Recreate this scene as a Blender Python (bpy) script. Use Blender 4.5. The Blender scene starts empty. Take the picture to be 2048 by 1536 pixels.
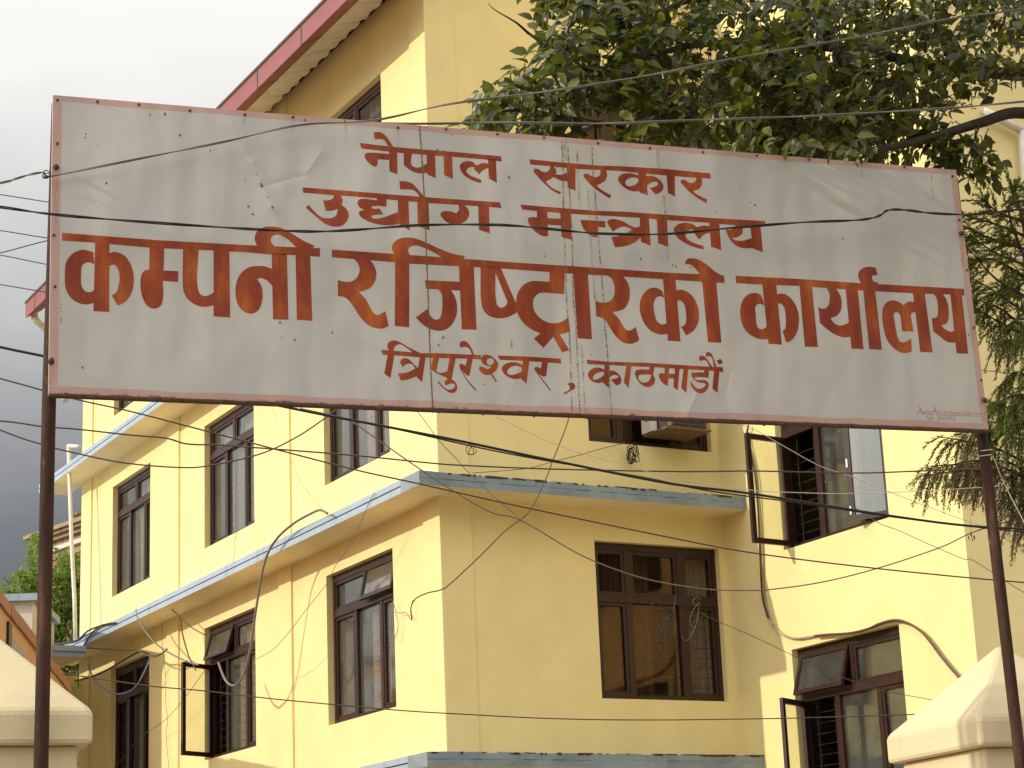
import bpy, bmesh, math, random
import numpy as np
from mathutils import Vector, Matrix
from mathutils.geometry import tessellate_polygon

R = math.radians
scene = bpy.context.scene
COL = scene.collection
rng = random.Random(7)
nrng = np.random.default_rng(7)

# ------------------------------------------------------------------ camera
EYE = 1.6
F = 4167.96                       # focal length in pixels of a 2048 px wide frame
PITCH, ROLL, YAWB = R(15.354), R(-2.3749), R(29.1606)
_fw = Vector((0, math.cos(PITCH), math.sin(PITCH)))
_up = Vector((0, -math.sin(PITCH), math.cos(PITCH)))
_rt = Vector((1, 0, 0))
RGT = _rt * math.cos(ROLL) + _up * math.sin(ROLL)
UPV = -_rt * math.sin(ROLL) + _up * math.cos(ROLL)
CAMP = Vector((0, 0, EYE))
cam = bpy.data.cameras.new("camera")
camo = bpy.data.objects.new("camera", cam)
COL.objects.link(camo)
m = Matrix.Identity(4)
for i in range(3):
    m[i][0], m[i][1], m[i][2], m[i][3] = RGT[i], UPV[i], -_fw[i], CAMP[i]
camo.matrix_world = m
cam.sensor_width = 36.0
cam.lens = F / 2048 * 36.0
cam.clip_start = 0.1
cam.clip_end = 3000
scene.camera = camo

# ------------------------------------------------------------------ sun, sky, exposure
SUN_EL = R(24.6)
sun_h = Vector((-0.937, -0.373, 0)).normalized()          # towards the sun, level
sun_dir = Vector((sun_h.x * math.cos(SUN_EL), sun_h.y * math.cos(SUN_EL), math.sin(SUN_EL)))
sl = bpy.data.lights.new("sun", 'SUN')
sl.energy = 1.85
sl.angle = R(0.55)
sl.color = (1.0, 0.915, 0.78)
so = bpy.data.objects.new("sun", sl)
COL.objects.link(so)
so.location = sun_dir * 60
so.rotation_euler = (-sun_dir).to_track_quat('-Z', 'Y').to_euler()

world = bpy.data.worlds.new("World")
scene.world = world
world.use_nodes = True
nt = world.node_tree
nt.nodes.clear()
W = nt.nodes.new
out = W('ShaderNodeOutputWorld'); bg = W('ShaderNodeBackground')
sky = W('ShaderNodeTexSky'); sky.sky_type = 'NISHITA'; sky.sun_disc = False
sky.sun_elevation = SUN_EL; sky.sun_rotation = math.atan2(sun_h.x, sun_h.y)
tc = W('ShaderNodeTexCoord'); sep = W('ShaderNodeSeparateXYZ')
nt.links.new(tc.outputs['Generated'], sep.inputs[0])
nz = W('ShaderNodeTexNoise'); nz.inputs['Scale'].default_value = 3.2; nz.inputs['Detail'].default_value = 7
nz.inputs['Roughness'].default_value = 0.55
mp = W('ShaderNodeMapping'); mp.inputs['Scale'].default_value = (1, 1, 2.2); mp.inputs['Location'].default_value = (0.35, 0.1, 0.0)
nt.links.new(tc.outputs['Generated'], mp.inputs[0]); nt.links.new(mp.outputs[0], nz.inputs['Vector'])
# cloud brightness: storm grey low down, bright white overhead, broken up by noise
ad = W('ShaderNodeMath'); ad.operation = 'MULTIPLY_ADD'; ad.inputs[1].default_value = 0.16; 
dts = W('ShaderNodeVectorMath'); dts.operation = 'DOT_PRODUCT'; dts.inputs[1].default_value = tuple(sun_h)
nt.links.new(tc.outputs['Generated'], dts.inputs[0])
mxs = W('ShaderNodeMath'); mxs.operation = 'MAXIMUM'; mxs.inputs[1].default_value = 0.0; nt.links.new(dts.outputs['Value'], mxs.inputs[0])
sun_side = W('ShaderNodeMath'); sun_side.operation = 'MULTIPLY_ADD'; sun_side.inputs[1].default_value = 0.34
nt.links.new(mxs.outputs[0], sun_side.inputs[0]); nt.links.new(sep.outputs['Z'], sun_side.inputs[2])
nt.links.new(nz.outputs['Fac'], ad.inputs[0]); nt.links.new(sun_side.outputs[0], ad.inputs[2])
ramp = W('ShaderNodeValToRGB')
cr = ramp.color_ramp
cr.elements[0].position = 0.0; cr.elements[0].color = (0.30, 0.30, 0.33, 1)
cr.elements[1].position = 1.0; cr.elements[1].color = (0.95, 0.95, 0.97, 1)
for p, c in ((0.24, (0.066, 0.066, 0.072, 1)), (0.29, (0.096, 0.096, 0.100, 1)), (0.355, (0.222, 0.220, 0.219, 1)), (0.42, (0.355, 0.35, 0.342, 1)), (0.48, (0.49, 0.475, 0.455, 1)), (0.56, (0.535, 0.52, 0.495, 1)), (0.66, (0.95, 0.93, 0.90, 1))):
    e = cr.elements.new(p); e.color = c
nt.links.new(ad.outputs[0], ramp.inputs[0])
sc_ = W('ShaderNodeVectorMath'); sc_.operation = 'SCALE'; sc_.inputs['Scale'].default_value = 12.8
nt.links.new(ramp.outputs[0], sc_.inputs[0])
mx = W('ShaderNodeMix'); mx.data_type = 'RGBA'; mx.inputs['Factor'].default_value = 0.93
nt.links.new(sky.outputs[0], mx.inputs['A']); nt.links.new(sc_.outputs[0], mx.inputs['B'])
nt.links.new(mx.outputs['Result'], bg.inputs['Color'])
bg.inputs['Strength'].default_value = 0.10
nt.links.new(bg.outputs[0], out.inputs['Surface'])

vs = scene.view_settings
vs.view_transform = 'Standard'; vs.look = 'None'; vs.gamma = 1.0; vs.use_curve_mapping = False
vs.exposure = 0.69
scene.cycles.max_bounces = 8
scene.cycles.transparent_max_bounces = 16
scene.cycles.use_denoising = True

# ------------------------------------------------------------------ placing helpers
def ray(x, y):
    d = _fw * F + RGT * (x - 1024) - UPV * (y - 768)
    return d.normalized()

def at(x, y, dist):
    """point seen at photo pixel x, y whose level distance from the camera is dist"""
    d = ray(x, y)
    return CAMP + d * (dist / math.hypot(d.x, d.y))

def hit(x, y, P0, n):
    d = ray(x, y)
    return CAMP + d * ((P0 - CAMP).dot(n) / d.dot(n))

# the plane of the sign: s runs along it to the right, n points to the camera's side
SA = R(18.1)
SD = Vector((math.cos(SA), math.sin(SA), 0)); SN = Vector((math.sin(SA), -math.cos(SA), 0))
SP0 = Vector((0, 8.174, EYE))
def onS(x, y, off=0.0):
    return hit(x, y, SP0 + SN * off, SN)

# the yellow building: v along its courtyard face, u back along its sunny face, z over the eye
DU = Vector((-math.sin(YAWB), math.cos(YAWB), 0)); DV = Vector((math.cos(YAWB), math.sin(YAWB), 0))
BC = Vector((-0.92372518, 24.19120234, 0))
BCE = Vector((BC.x, BC.y, EYE))
def bl(P):
    d = P - BCE
    return Vector((d.dot(DV), d.dot(DU), d.z + EYE))
def onL(x, y, v=0.0):                                   # building-local point on a plane v = const
    return bl(hit(x, y, BCE + DV * v, DV))
def onC(x, y, u=0.0):
    return bl(hit(x, y, BCE + DU * u, DU))

# ------------------------------------------------------------------ mesh building
class MB:
    def __init__(self):
        self.v, self.f, self.mi = [], [], []
    def add(self, vs_, fs, mi=0):
        o = len(self.v)
        self.v += [tuple(p) for p in vs_]
        self.f += [tuple(o + i for i in q) for q in fs]
        self.mi += [mi] * len(fs)
    def quad(self, a, b, c, d, mi=0):
        self.add([a, b, c, d], [(0, 1, 2, 3)], mi)
    def box(self, x0, x1, y0, y1, z0, z1, mi=0, M=None, bottom=None):
        vs_ = [Vector((x, y, z)) for z in (z0, z1) for y in (y0, y1) for x in (x0, x1)]
        if M is not None:
            vs_ = [M @ p for p in vs_]
        o = len(self.v)
        self.v += [tuple(p) for p in vs_]
        for k, q in enumerate(((0, 2, 3, 1), (4, 5, 7, 6), (0, 1, 5, 4), (2, 6, 7, 3), (0, 4, 6, 2), (1, 3, 7, 5))):
            self.f.append(tuple(o + i for i in q))
            self.mi.append(bottom if (bottom is not None and k == 0) else mi)
    def prism(self, poly, a, b, mi=0):
        """poly: list of 3-D points, swept from offset a to offset b (vectors)"""
        n = len(poly)
        self.add([p + a for p in poly] + [p + b for p in poly],
                 [tuple(range(n))[::-1], tuple(range(n, 2 * n))] + [(i, (i + 1) % n, n + (i + 1) % n, n + i) for i in range(n)], mi)
    def tube(self, pts, r, n=8, mi=0, caps=True):
        pts = [Vector(p) for p in pts]
        rs = r if isinstance(r, (list, tuple)) else [r] * len(pts)
        o = len(self.v)
        up = None
        for i, p in enumerate(pts):
            t = (pts[min(i + 1, len(pts) - 1)] - pts[max(i - 1, 0)])
            t = t.normalized() if t.length > 1e-9 else Vector((0, 0, 1))
            if up is None:
                up = t.orthogonal().normalized()
            up = (up - t * up.dot(t))
            up = up.normalized() if up.length > 1e-6 else t.orthogonal().normalized()
            w = t.cross(up)
            for k in range(n):
                a = 2 * math.pi * k / n
                self.v.append(tuple(p + (up * math.cos(a) + w * math.sin(a)) * rs[i]))
        for i in range(len(pts) - 1):
            for k in range(n):
                self.f.append((o + i * n + k, o + i * n + (k + 1) % n, o + (i + 1) * n + (k + 1) % n, o + (i + 1) * n + k)); self.mi.append(mi)
        if caps:
            self.f.append(tuple(o + k for k in range(n))[::-1]); self.mi.append(mi)
            e = o + (len(pts) - 1) * n
            self.f.append(tuple(e + k for k in range(n))); self.mi.append(mi)
    def build(self, name, mats, parent=None, smooth=False, origin=None, bevel=0.0):
        me = bpy.data.meshes.new(name)
        vv = self.v
        if origin is not None:
            vv = [(p[0] - origin[0], p[1] - origin[1], p[2] - origin[2]) for p in vv]
        me.from_pydata(vv, [], self.f)
        if not isinstance(mats, (list, tuple)):
            mats = [mats]
        for mm in mats:
            me.materials.append(mm)
        me.polygons.foreach_set('material_index', self.mi)
        if smooth:
            me.polygons.foreach_set('use_smooth', [True] * len(me.polygons))
        me.update()
        o = bpy.data.objects.new(name, me)
        COL.objects.link(o)
        if parent is not None:
            o.parent = parent
        if origin is not None:
            o.location = origin
        if bevel:
            b = o.modifiers.new('bevel', 'BEVEL'); b.width = bevel; b.segments = 2; b.limit_method = 'ANGLE'
        return o

def tag(o, label=None, cat=None, group=None, kind=None):
    for k, v in (('label', label), ('category', cat), ('group', group), ('kind', kind)):
        if v: o[k] = v
    return o

def empty(name, loc, rz=0.0, **kw):
    o = bpy.data.objects.new(name, None)
    COL.objects.link(o)
    o.location = loc; o.rotation_euler = (0, 0, rz)
    o.empty_display_size = 0.3
    return tag(o, **kw)

def spline(pts, n=8):
    """smooth open path through 3-D points"""
    pts = [Vector(p) for p in pts]
    if len(pts) < 3:
        return pts
    res = []
    for i in range(len(pts) - 1):
        p0 = pts[max(i - 1, 0)]; p1 = pts[i]; p2 = pts[i + 1]; p3 = pts[min(i + 2, len(pts) - 1)]
        for k in range(n):
            t = k / n
            res.append(0.5 * ((2 * p1) + (p2 - p0) * t + (2 * p0 - 5 * p1 + 4 * p2 - p3) * t * t + (3 * p1 - p0 - 3 * p2 + p3) * t ** 3))
    res.append(pts[-1])
    return res

# ------------------------------------------------------------------ materials
def nmat(name):
    m = bpy.data.materials.new(name); m.use_nodes = True
    return m, m.node_tree, m.node_tree.nodes['Principled BSDF']

def coords(t, scale=(1, 1, 1), space='Object'):
    tc = t.nodes.new('ShaderNodeTexCoord'); mp = t.nodes.new('ShaderNodeMapping')
    mp.inputs['Scale'].default_value = scale
    t.links.new(tc.outputs[space], mp.inputs[0])
    return mp.outputs[0]

def noise(t, vec, scale, detail=4, rough=0.55):
    n = t.nodes.new('ShaderNodeTexNoise')
    n.inputs['Scale'].default_value = scale; n.inputs['Detail'].default_value = detail; n.inputs['Roughness'].default_value = rough
    t.links.new(vec, n.inputs['Vector'])
    return n.outputs['Fac']

def rampf(t, fac, stops):
    r = t.nodes.new('ShaderNodeValToRGB')
    cr = r.color_ramp
    cr.elements[0].position = stops[0][0]; cr.elements[0].color = (*stops[0][1], 1)
    cr.elements[1].position = stops[-1][0]; cr.elements[1].color = (*stops[-1][1], 1)
    for p, c in stops[1:-1]:
        e = cr.elements.new(p); e.color = (*c, 1)
    t.links.new(fac, r.inputs[0])
    return r.outputs['Color']

def mixc(t, fac, a, b):
    m = t.nodes.new('ShaderNodeMix'); m.data_type = 'RGBA'
    for sock, val in ((m.inputs['Factor'], fac), (m.inputs['A'], a), (m.inputs['B'], b)):
        if hasattr(val, 'is_linked'): t.links.new(val, sock)
        elif isinstance(val, (int, float)): sock.default_value = val
        else: sock.default_value = (*val, 1)
    return m.outputs['Result']

def mathn(t, op, a, b=None, clamp=False):
    n = t.nodes.new('ShaderNodeMath'); n.operation = op; n.use_clamp = clamp
    for i, v in enumerate((a, b)):
        if v is None: continue
        if hasattr(v, 'is_linked'): t.links.new(v, n.inputs[i])
        else: n.inputs[i].default_value = v
    return n.outputs[0]

def bumpn(t, b, height, strength, dist):
    n = t.nodes.new('ShaderNodeBump'); n.inputs['Strength'].default_value = strength; n.inputs['Distance'].default_value = dist
    t.links.new(height, n.inputs['Height']); t.links.new(n.outputs[0], b.inputs['Normal'])
    return n

def simple(name, col, rough=0.6, var=0.12, scale=6.0, bump=0.0, bscale=60, metal=0.0, spec=0.4):
    m, t, b = nmat(name)
    v = coords(t)
    lo = tuple(c * (1 - var) for c in col); hi = tuple(min(1, c * (1 + var)) for c in col)
    t.links.new(rampf(t, noise(t, v, scale), [(0.3, lo), (0.7, hi)]), b.inputs['Base Color'])
    b.inputs['Roughness'].default_value = rough; b.inputs['Metallic'].default_value = metal
    b.inputs['Specular IOR Level'].default_value = spec
    if bump:
        bumpn(t, b, noise(t, v, bscale, 5), 0.5, bump)
    return m

def stained(name, col, stain, amount=0.5, scale=1.4, rough=0.8, bump=0.004, bscale=45, streak=True):
    """painted plaster with broad tone changes and thin down-running stains"""
    m, t, b = nmat(name)
    v = coords(t)
    base = rampf(t, noise(t, v, scale, 6, 0.6), [(0.28, tuple(c * 0.93 for c in col)), (0.72, tuple(min(1, c * 1.05) for c in col))])
    if streak:
        v2 = coords(t, (2.6, 2.6, 0.22))
        s = noise(t, v2, 2.2, 6, 0.62)
        f = mathn(t, 'MULTIPLY', mathn(t, 'SUBTRACT', s, 0.53, True), amount * 5, True)
        base = mixc(t, f, base, stain)
    sp = noise(t, v, 26, 3)
    f2 = mathn(t, 'MULTIPLY', mathn(t, 'SUBTRACT', sp, 0.68, True), amount * 4, True)
    base = mixc(t, f2, base, stain)
    t.links.new(base, b.inputs['Base Color'])
    b.inputs['Roughness'].default_value = rough
    b.inputs['Specular IOR Level'].default_value = 0.25
    n1 = noise(t, v, bscale, 6, 0.6)
    n2 = noise(t, v, 1.1, 2)
    bumpn(t, b, mathn(t, 'ADD', n1, mathn(t, 'MULTIPLY', n2, 6.0)), 0.5, bump)
    return m

M = {}
M['wall'] = stained('yellow_plaster', (0.80, 0.66, 0.305), (0.64, 0.49, 0.21), 0.12)
M['soffit'] = stained('cream_plaster', (0.88, 0.75, 0.47), (0.55, 0.43, 0.25), 0.3)
M['blue'] = stained('blue_grey_paint', (0.34, 0.42, 0.49), (0.16, 0.16, 0.15), 0.45, rough=0.7)
M['blue_worn'] = None
M['lichen'] = simple('dark_growth', (0.060, 0.047, 0.026), 0.95, 0.5, 20)
M['dark_line'] = simple('dark_groove', (0.07, 0.07, 0.07), 0.9)  # near-black tone for the recessed ledge groove and the fascia joints
M['wood'] = simple('maroon_frame_paint', (0.031, 0.012, 0.0085), 0.42, 0.25, 9.0, 0.002, 80)
M['steel'] = simple('grille_bar', (0.04, 0.024, 0.014), 0.6, 0.2)
M['red'] = stained('red_sheet', (0.255, 0.085, 0.076), (0.28, 0.09, 0.08), 0.3, rough=0.5, bump=0.001)
M['roofsheet'] = simple('grey_roof_sheet', (0.20, 0.17, 0.15), 0.6)
M['ribbed'] = stained('ribbed_soffit', (0.66, 0.61, 0.48), (0.30, 0.27, 0.20), 0.4, rough=0.6)
M['dark'] = simple('room_dark', (0.05, 0.045, 0.04), 0.9)
M['floor'] = simple('room_concrete', (0.20, 0.18, 0.15), 0.9)
M['pipe'] = simple('white_pipe', (0.66, 0.62, 0.52), 0.5)
M['black'] = simple('black_cable', (0.018, 0.014, 0.012), 0.55)
M['cable_grey'] = simple('grey_cable', (0.16, 0.14, 0.12), 0.5)
M['cable_tan'] = simple('tan_taped_cable', (0.36, 0.29, 0.19), 0.7, 0.4, 18)
M['cable_pale'] = simple('pale_cord', (0.62, 0.55, 0.42), 0.6)
M['cable_blue'] = simple('blue_cable', (0.16, 0.24, 0.40), 0.5)
M['cable_brown'] = simple('brown_cable', (0.09, 0.055, 0.03), 0.55)
M['curtain'] = None
M['pillar'] = stained('cream_pillar_paint', (0.63, 0.525, 0.315), (0.46, 0.37, 0.21), 0.2, scale=2.5, bump=0.004, bscale=90)
M['brass'] = simple('hinge_steel', (0.5, 0.5, 0.48), 0.35, metal=0.8)

# worn blue band: dark growth along its upper edge
def worn_blue():
    m, t, b = nmat('worn_blue_paint')
    v = coords(t)
    g = noise(t, v, 9, 8, 0.7)
    base = rampf(t, noise(t, v, 3, 6), [(0.3, (0.17, 0.215, 0.235)), (0.7, (0.27, 0.325, 0.345))])
    f = mathn(t, 'MULTIPLY', mathn(t, 'SUBTRACT', g, 0.63, True), 5.0, True)
    base = mixc(t, f, base, (0.075, 0.055, 0.03))
    t.links.new(base, b.inputs['Base Color']); b.inputs['Roughness'].default_value = 0.85
    bumpn(t, b, g, 0.8, 0.02)
    return m
M['blue_worn'] = worn_blue()

def glass(name, dust, clear, tint, gl=0.32, gcol=(0.86, 0.88, 0.85)):
    m = bpy.data.materials.new(name); m.use_nodes = True
    t = m.node_tree; t.nodes.clear()
    o = t.nodes.new('ShaderNodeOutputMaterial')
    d = t.nodes.new('ShaderNodeBsdfDiffuse'); g = t.nodes.new('ShaderNodeBsdfGlossy'); tr = t.nodes.new('ShaderNodeBsdfTransparent')
    v = coords(t, (1, 1, 0.6))
    t.links.new(rampf(t, noise(t, v, 4, 6, 0.65), [(0.3, tuple(c * 0.72 for c in tint)), (0.7, tuple(min(1, c * 1.25) for c in tint))]), d.inputs[0])
    g.inputs['Roughness'].default_value = 0.06
    g.inputs['Color'].default_value = (*gcol, 1)
    tr.inputs[0].default_value = (*clear, 1)
    bp = t.nodes.new('ShaderNodeBump'); bp.inputs['Strength'].default_value = 0.25; bp.inputs['Distance'].default_value = 0.01
    t.links.new(noise(t, v, 1.7, 2), bp.inputs['Height']); t.links.new(bp.outputs[0], g.inputs['Normal'])
    a = t.nodes.new('ShaderNodeMixShader'); a.inputs[0].default_value = gl
    t.links.new(tr.outputs[0], a.inputs[1]); t.links.new(g.outputs[0], a.inputs[2])
    # splashes of old paint and dust
    sp = mathn(t, 'MULTIPLY', mathn(t, 'SUBTRACT', noise(t, v, 30, 3), 0.70, True), 12.0, True)
    fac = mathn(t, 'ADD', mathn(t, 'MULTIPLY', noise(t, v, 3, 5), dust * 2), sp, True)
    c = t.nodes.new('ShaderNodeMixShader'); t.links.new(fac, c.inputs[0])
    t.links.new(a.outputs[0], c.inputs[1]); t.links.new(d.outputs[0], c.inputs[2])
    t.links.new(c.outputs[0], o.inputs[0])
    return m
M['glass'] = glass('dusty_glass', 0.17, (0.84, 0.85, 0.80), (0.26, 0.26, 0.21), 0.27)
M['glass_dark'] = glass('shaded_glass', 0.08, (0.72, 0.70, 0.62), (0.05, 0.035, 0.022), 0.075, (0.80, 0.52, 0.34))  # darker copy of the pane glass: shade and brown reflection put into its colours
M['glass_clear'] = glass('clear_glass', 0.10, (0.90, 0.92, 0.82), (0.6, 0.6, 0.45), 0.12)

def cloth(name, col):
    m = bpy.data.materials.new(name); m.use_nodes = True
    t = m.node_tree; b = t.nodes['Principled BSDF']; o = t.nodes['Material Output']
    v = coords(t)
    c = rampf(t, noise(t, v, 8, 4), [(0.3, tuple(x * 0.8 for x in col)), (0.7, col)])
    t.links.new(c, b.inputs['Base Color']); b.inputs['Roughness'].default_value = 0.9
    tl = t.nodes.new('ShaderNodeBsdfTranslucent'); t.links.new(c, tl.inputs[0])
    mx = t.nodes.new('ShaderNodeMixShader'); mx.inputs[0].default_value = 0.3
    t.links.new(b.outputs[0], mx.inputs[1]); t.links.new(tl.outputs[0], mx.inputs[2]); t.links.new(mx.outputs[0], o.inputs[0])
    return m
M['curtain'] = cloth('pink_curtain', (0.80, 0.58, 0.46))
M['curtain_brown'] = cloth('brown_curtain', (0.22, 0.12, 0.06))
M['curtain_grey'] = cloth('grey_curtain', (0.60, 0.56, 0.47))

def leafmat(name, dark, light, rough=0.38, trans=0.35):
    m = bpy.data.materials.new(name); m.use_nodes = True
    t = m.node_tree; b = t.nodes['Principled BSDF']; o = t.nodes['Material Output']
    a = t.nodes.new('ShaderNodeAttribute'); a.attribute_name = 'tone'
    c = rampf(t, a.outputs['Fac'], [(0.0, dark), (1.0, light)])
    t.links.new(c, b.inputs['Base Color']); b.inputs['Roughness'].default_value = rough
    b.inputs['Specular IOR Level'].default_value = 0.36
    tl = t.nodes.new('ShaderNodeBsdfTranslucent')
    t.links.new(mixc(t, 0.5, c, (light[0] * 1.2, light[1] * 1.3, light[2] * 0.4)), tl.inputs[0])
    mx = t.nodes.new('ShaderNodeMixShader'); mx.inputs[0].default_value = trans
    t.links.new(b.outputs[0], mx.inputs[1]); t.links.new(tl.outputs[0], mx.inputs[2]); t.links.new(mx.outputs[0], o.inputs[0])
    return m
M['leaf'] = leafmat('broad_leaf', (0.013, 0.019, 0.003), (0.175, 0.190, 0.030), 0.38, 0.32)
M['needle'] = leafmat('needle', (0.035, 0.048, 0.008), (0.19, 0.26, 0.042), 0.55, 0.38)
M['needle_brown'] = simple('dry_needle', (0.13, 0.075, 0.035), 0.8, 0.3, 20)
M['leaf_far'] = leafmat('sunny_leaf', (0.07, 0.12, 0.012), (0.19, 0.27, 0.04), 0.5, 0.4)
M['bark'] = simple('bark', (0.055, 0.038, 0.024), 0.9, 0.4, 12, 0.01, 30)

# ================================================================== GROUND
g = MB()
g.quad((-900, -900, 0), (900, -900, 0), (900, 900, 0), (-900, 900, 0))
M['ground'] = simple('dusty_ground', (0.24, 0.20, 0.15), 0.95, 0.25, 0.6, 0.02, 5)
tag(g.build('ground', M['ground']), kind='structure')

# ================================================================== SIGN
SO = SP0 + SD * 0.0
SO = Vector((SO.x, SO.y, 0))
sign = empty('signboard', SO, SA, label='long weathered white metal signboard with red Devanagari lettering on two rusty poles', cat='signboard')
def sl_(P):
    d = P - SO
    return Vector((d.dot(SD), -d.dot(SN), P.z))
def S(x, y, off=0.0):
    return sl_(onS(x, y, off))

cTL, cTR, cBL, cBR = S(106, 190), S(1912, 340), S(97, 790), S(1978, 862)
def bil(u, w, off=0.0):                     # u 0..1 left to right, w 0..1 bottom to top
    p = (cBL * (1 - u) + cBR * u) * (1 - w) + (cTL * (1 - u) + cTR * u) * w
    return Vector((p.x, -off, p.z))
SW = (cTR - cTL).length; SH = (cTL - cBL).length

CREASES = [((462, 250), (505, 325), 26, 1.0), ((505, 325), (545, 415), 16, 1.1), ((545, 415), (562, 470), 16, 0.8), ((612, 348), (640, 305), 14, 0.7),
           ((520, 375), (612, 350), 10, -0.5), ((1372, 835), (1392, 790), 14, 0.8), ((1600, 345), (1730, 425), 20, 0.7), ((1450, 795), (1462, 745), 24, -0.7),
           ((1420, 470), (1530, 640), 26, 0.35), ((300, 560), (420, 700), 40, 0.5), ((1050, 690), (1010, 820), 34, 0.45), ((860, 560), (930, 830), 40, 0.4),
           ((1745, 640), (1640, 830), 40, -0.45), ((240, 250), (200, 470), 40, 0.35), ((700, 480), (760, 300), 40, 0.3), ((1250, 610), (1330, 830), 36, -0.4)]
def signbump(t, b, fine=0.0):
    tc = t.nodes.new('ShaderNodeTexCoord')
    sp = t.nodes.new('ShaderNodeSeparateXYZ'); t.links.new(tc.outputs['Object'], sp.inputs[0])
    cb = t.nodes.new('ShaderNodeCombineXYZ'); t.links.new(sp.outputs['X'], cb.inputs['X']); t.links.new(sp.outputs['Z'], cb.inputs['Y'])
    P = cb.outputs[0]
    mp = t.nodes.new('ShaderNodeMapping'); mp.inputs['Scale'].default_value = (1.5, 0.75, 1); t.links.new(P, mp.inputs[0])
    h = mathn(t, 'MULTIPLY', noise(t, mp.outputs[0], 1.5, 2.5, 0.45), 1.0)
    mp2 = t.nodes.new('ShaderNodeMapping'); mp2.inputs['Scale'].default_value = (3.6, 0.6, 1); mp2.inputs['Location'].default_value = (3, 1, 0); t.links.new(P, mp2.inputs[0])
    h = mathn(t, 'ADD', h, mathn(t, 'MULTIPLY', noise(t, mp2.outputs[0], 1.1, 1.5, 0.4), 0.55))
    for a, c, w, amp in CREASES:
        A, Cc = S(*a), S(*c)
        wd = w / F * 8.6
        dx, dz = Cc.x - A.x, Cc.z - A.z
        L2 = dx * dx + dz * dz
        sub = t.nodes.new('ShaderNodeVectorMath'); sub.operation = 'SUBTRACT'; t.links.new(P, sub.inputs[0]); sub.inputs[1].default_value = (A.x, A.z, 0)
        dt = t.nodes.new('ShaderNodeVectorMath'); dt.operation = 'DOT_PRODUCT'; t.links.new(sub.outputs[0], dt.inputs[0]); dt.inputs[1].default_value = (dx / L2, dz / L2, 0)
        k = mathn(t, 'MULTIPLY', dt.outputs['Value'], 1.0, True)
        scl = t.nodes.new('ShaderNodeVectorMath'); scl.operation = 'SCALE'; scl.inputs[0].default_value = (dx, dz, 0); t.links.new(k, scl.inputs['Scale'])
        ds = t.nodes.new('ShaderNodeVectorMath'); ds.operation = 'DISTANCE'; t.links.new(sub.outputs[0], ds.inputs[0]); t.links.new(scl.outputs[0], ds.inputs[1])
        q = mathn(t, 'SUBTRACT', 1.0, mathn(t, 'DIVIDE', ds.outputs['Value'], wd * 1.6), True)
        q = mathn(t, 'MULTIPLY', q, q)
        h = mathn(t, 'ADD', h, mathn(t, 'MULTIPLY', q, amp * 0.09))
    if fine:
        h = mathn(t, 'ADD', h, mathn(t, 'MULTIPLY', noise(t, P, 90, 3), fine))
    bumpn(t, b, h, 1.0, 0.044)
    return P, sp

def sheetmat(name, col, stain, edge_rust=False, rough=0.42):
    m, t, b = nmat(name)
    P, sp = signbump(t, b)
    base = rampf(t, noise(t, P, 2.2, 6, 0.6), [(0.3, tuple(c * 0.94 for c in col)), (0.7, tuple(min(1, c * 1.04) for c in col))])
    f = mathn(t, 'MULTIPLY', mathn(t, 'SUBTRACT', noise(t, P, 3.1, 5, 0.6), 0.55, True), 1.8, True)
    base = mixc(t, f, base, stain)
    fl = mathn(t, 'MULTIPLY', mathn(t, 'SUBTRACT', noise(t, P, 38, 3, 0.5), 0.735, True), 14.0, True)
    base = mixc(t, fl, base, (0.20, 0.10, 0.035))
    fl2 = mathn(t, 'MULTIPLY', mathn(t, 'SUBTRACT', noise(t, P, 95, 2, 0.5), 0.74, True), 9.0, True)
    base = mixc(t, fl2, base, (0.12, 0.08, 0.05))
    if edge_rust:
        # rust eating up from the bottom edge
        low = bil(0.5, 0).z
        hgt = mathn(t, 'SUBTRACT', sp.outputs['Z'], low - 0.004)
        lim = mathn(t, 'MULTIPLY', mathn(t, 'SUBTRACT', noise(t, P, 13, 9, 0.75), 0.34), 0.08)
        r = mathn(t, 'MULTIPLY', mathn(t, 'SUBTRACT', lim, hgt), 90.0, True)
        base = mixc(t, r, base, (0.075, 0.040, 0.022))
    t.links.new(base, b.inputs['Base Color'])
    b.inputs['Roughness'].default_value = rough
    b.inputs['Specular IOR Level'].default_value = 0.35
    return m
M['sheet'] = sheetmat('white_sign_paint', (0.455, 0.438, 0.392), (0.44, 0.40, 0.30))
M['border'] = sheetmat('faded_pink_border_paint', (0.46, 0.29, 0.24), (0.42, 0.27, 0.19), True, 0.5)

def rustmat(name, cover, a, bcol):
    m = bpy.data.materials.new(name); m.use_nodes = True
    t = m.node_tree; b = t.nodes['Principled BSDF']; o = t.nodes['Material Output']
    v = coords(t, (1, 1, 0.35))
    t.links.new(rampf(t, noise(t, v, 40, 5, 0.7), [(0.3, a), (0.7, bcol)]), b.inputs['Base Color'])
    b.inputs['Roughness'].default_value = 0.95
    if cover < 1:
        tr = t.nodes.new('ShaderNodeBsdfTransparent'); mx = t.nodes.new('ShaderNodeMixShader')
        f = mathn(t, 'MULTIPLY', mathn(t, 'SUBTRACT', noise(t, v, 55, 5, 0.7), 0.5 - cover * 0.35, True), 2.2, True)
        f = mathn(t, 'MULTIPLY', f, min(1, cover * 1.6))
        t.links.new(f, mx.inputs[0]); t.links.new(tr.outputs[0], mx.inputs[1]); t.links.new(b.outputs[0], mx.inputs[2]); t.links.new(mx.outputs[0], o.inputs[0])
    return m
M['rust'] = rustmat('rust_spot', 1.0, (0.115, 0.052, 0.006), (0.23, 0.115, 0.018))
M['rust_pale'] = rustmat('rust_stain', 0.30, (0.36, 0.25, 0.09), (0.45, 0.33, 0.15))
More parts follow.
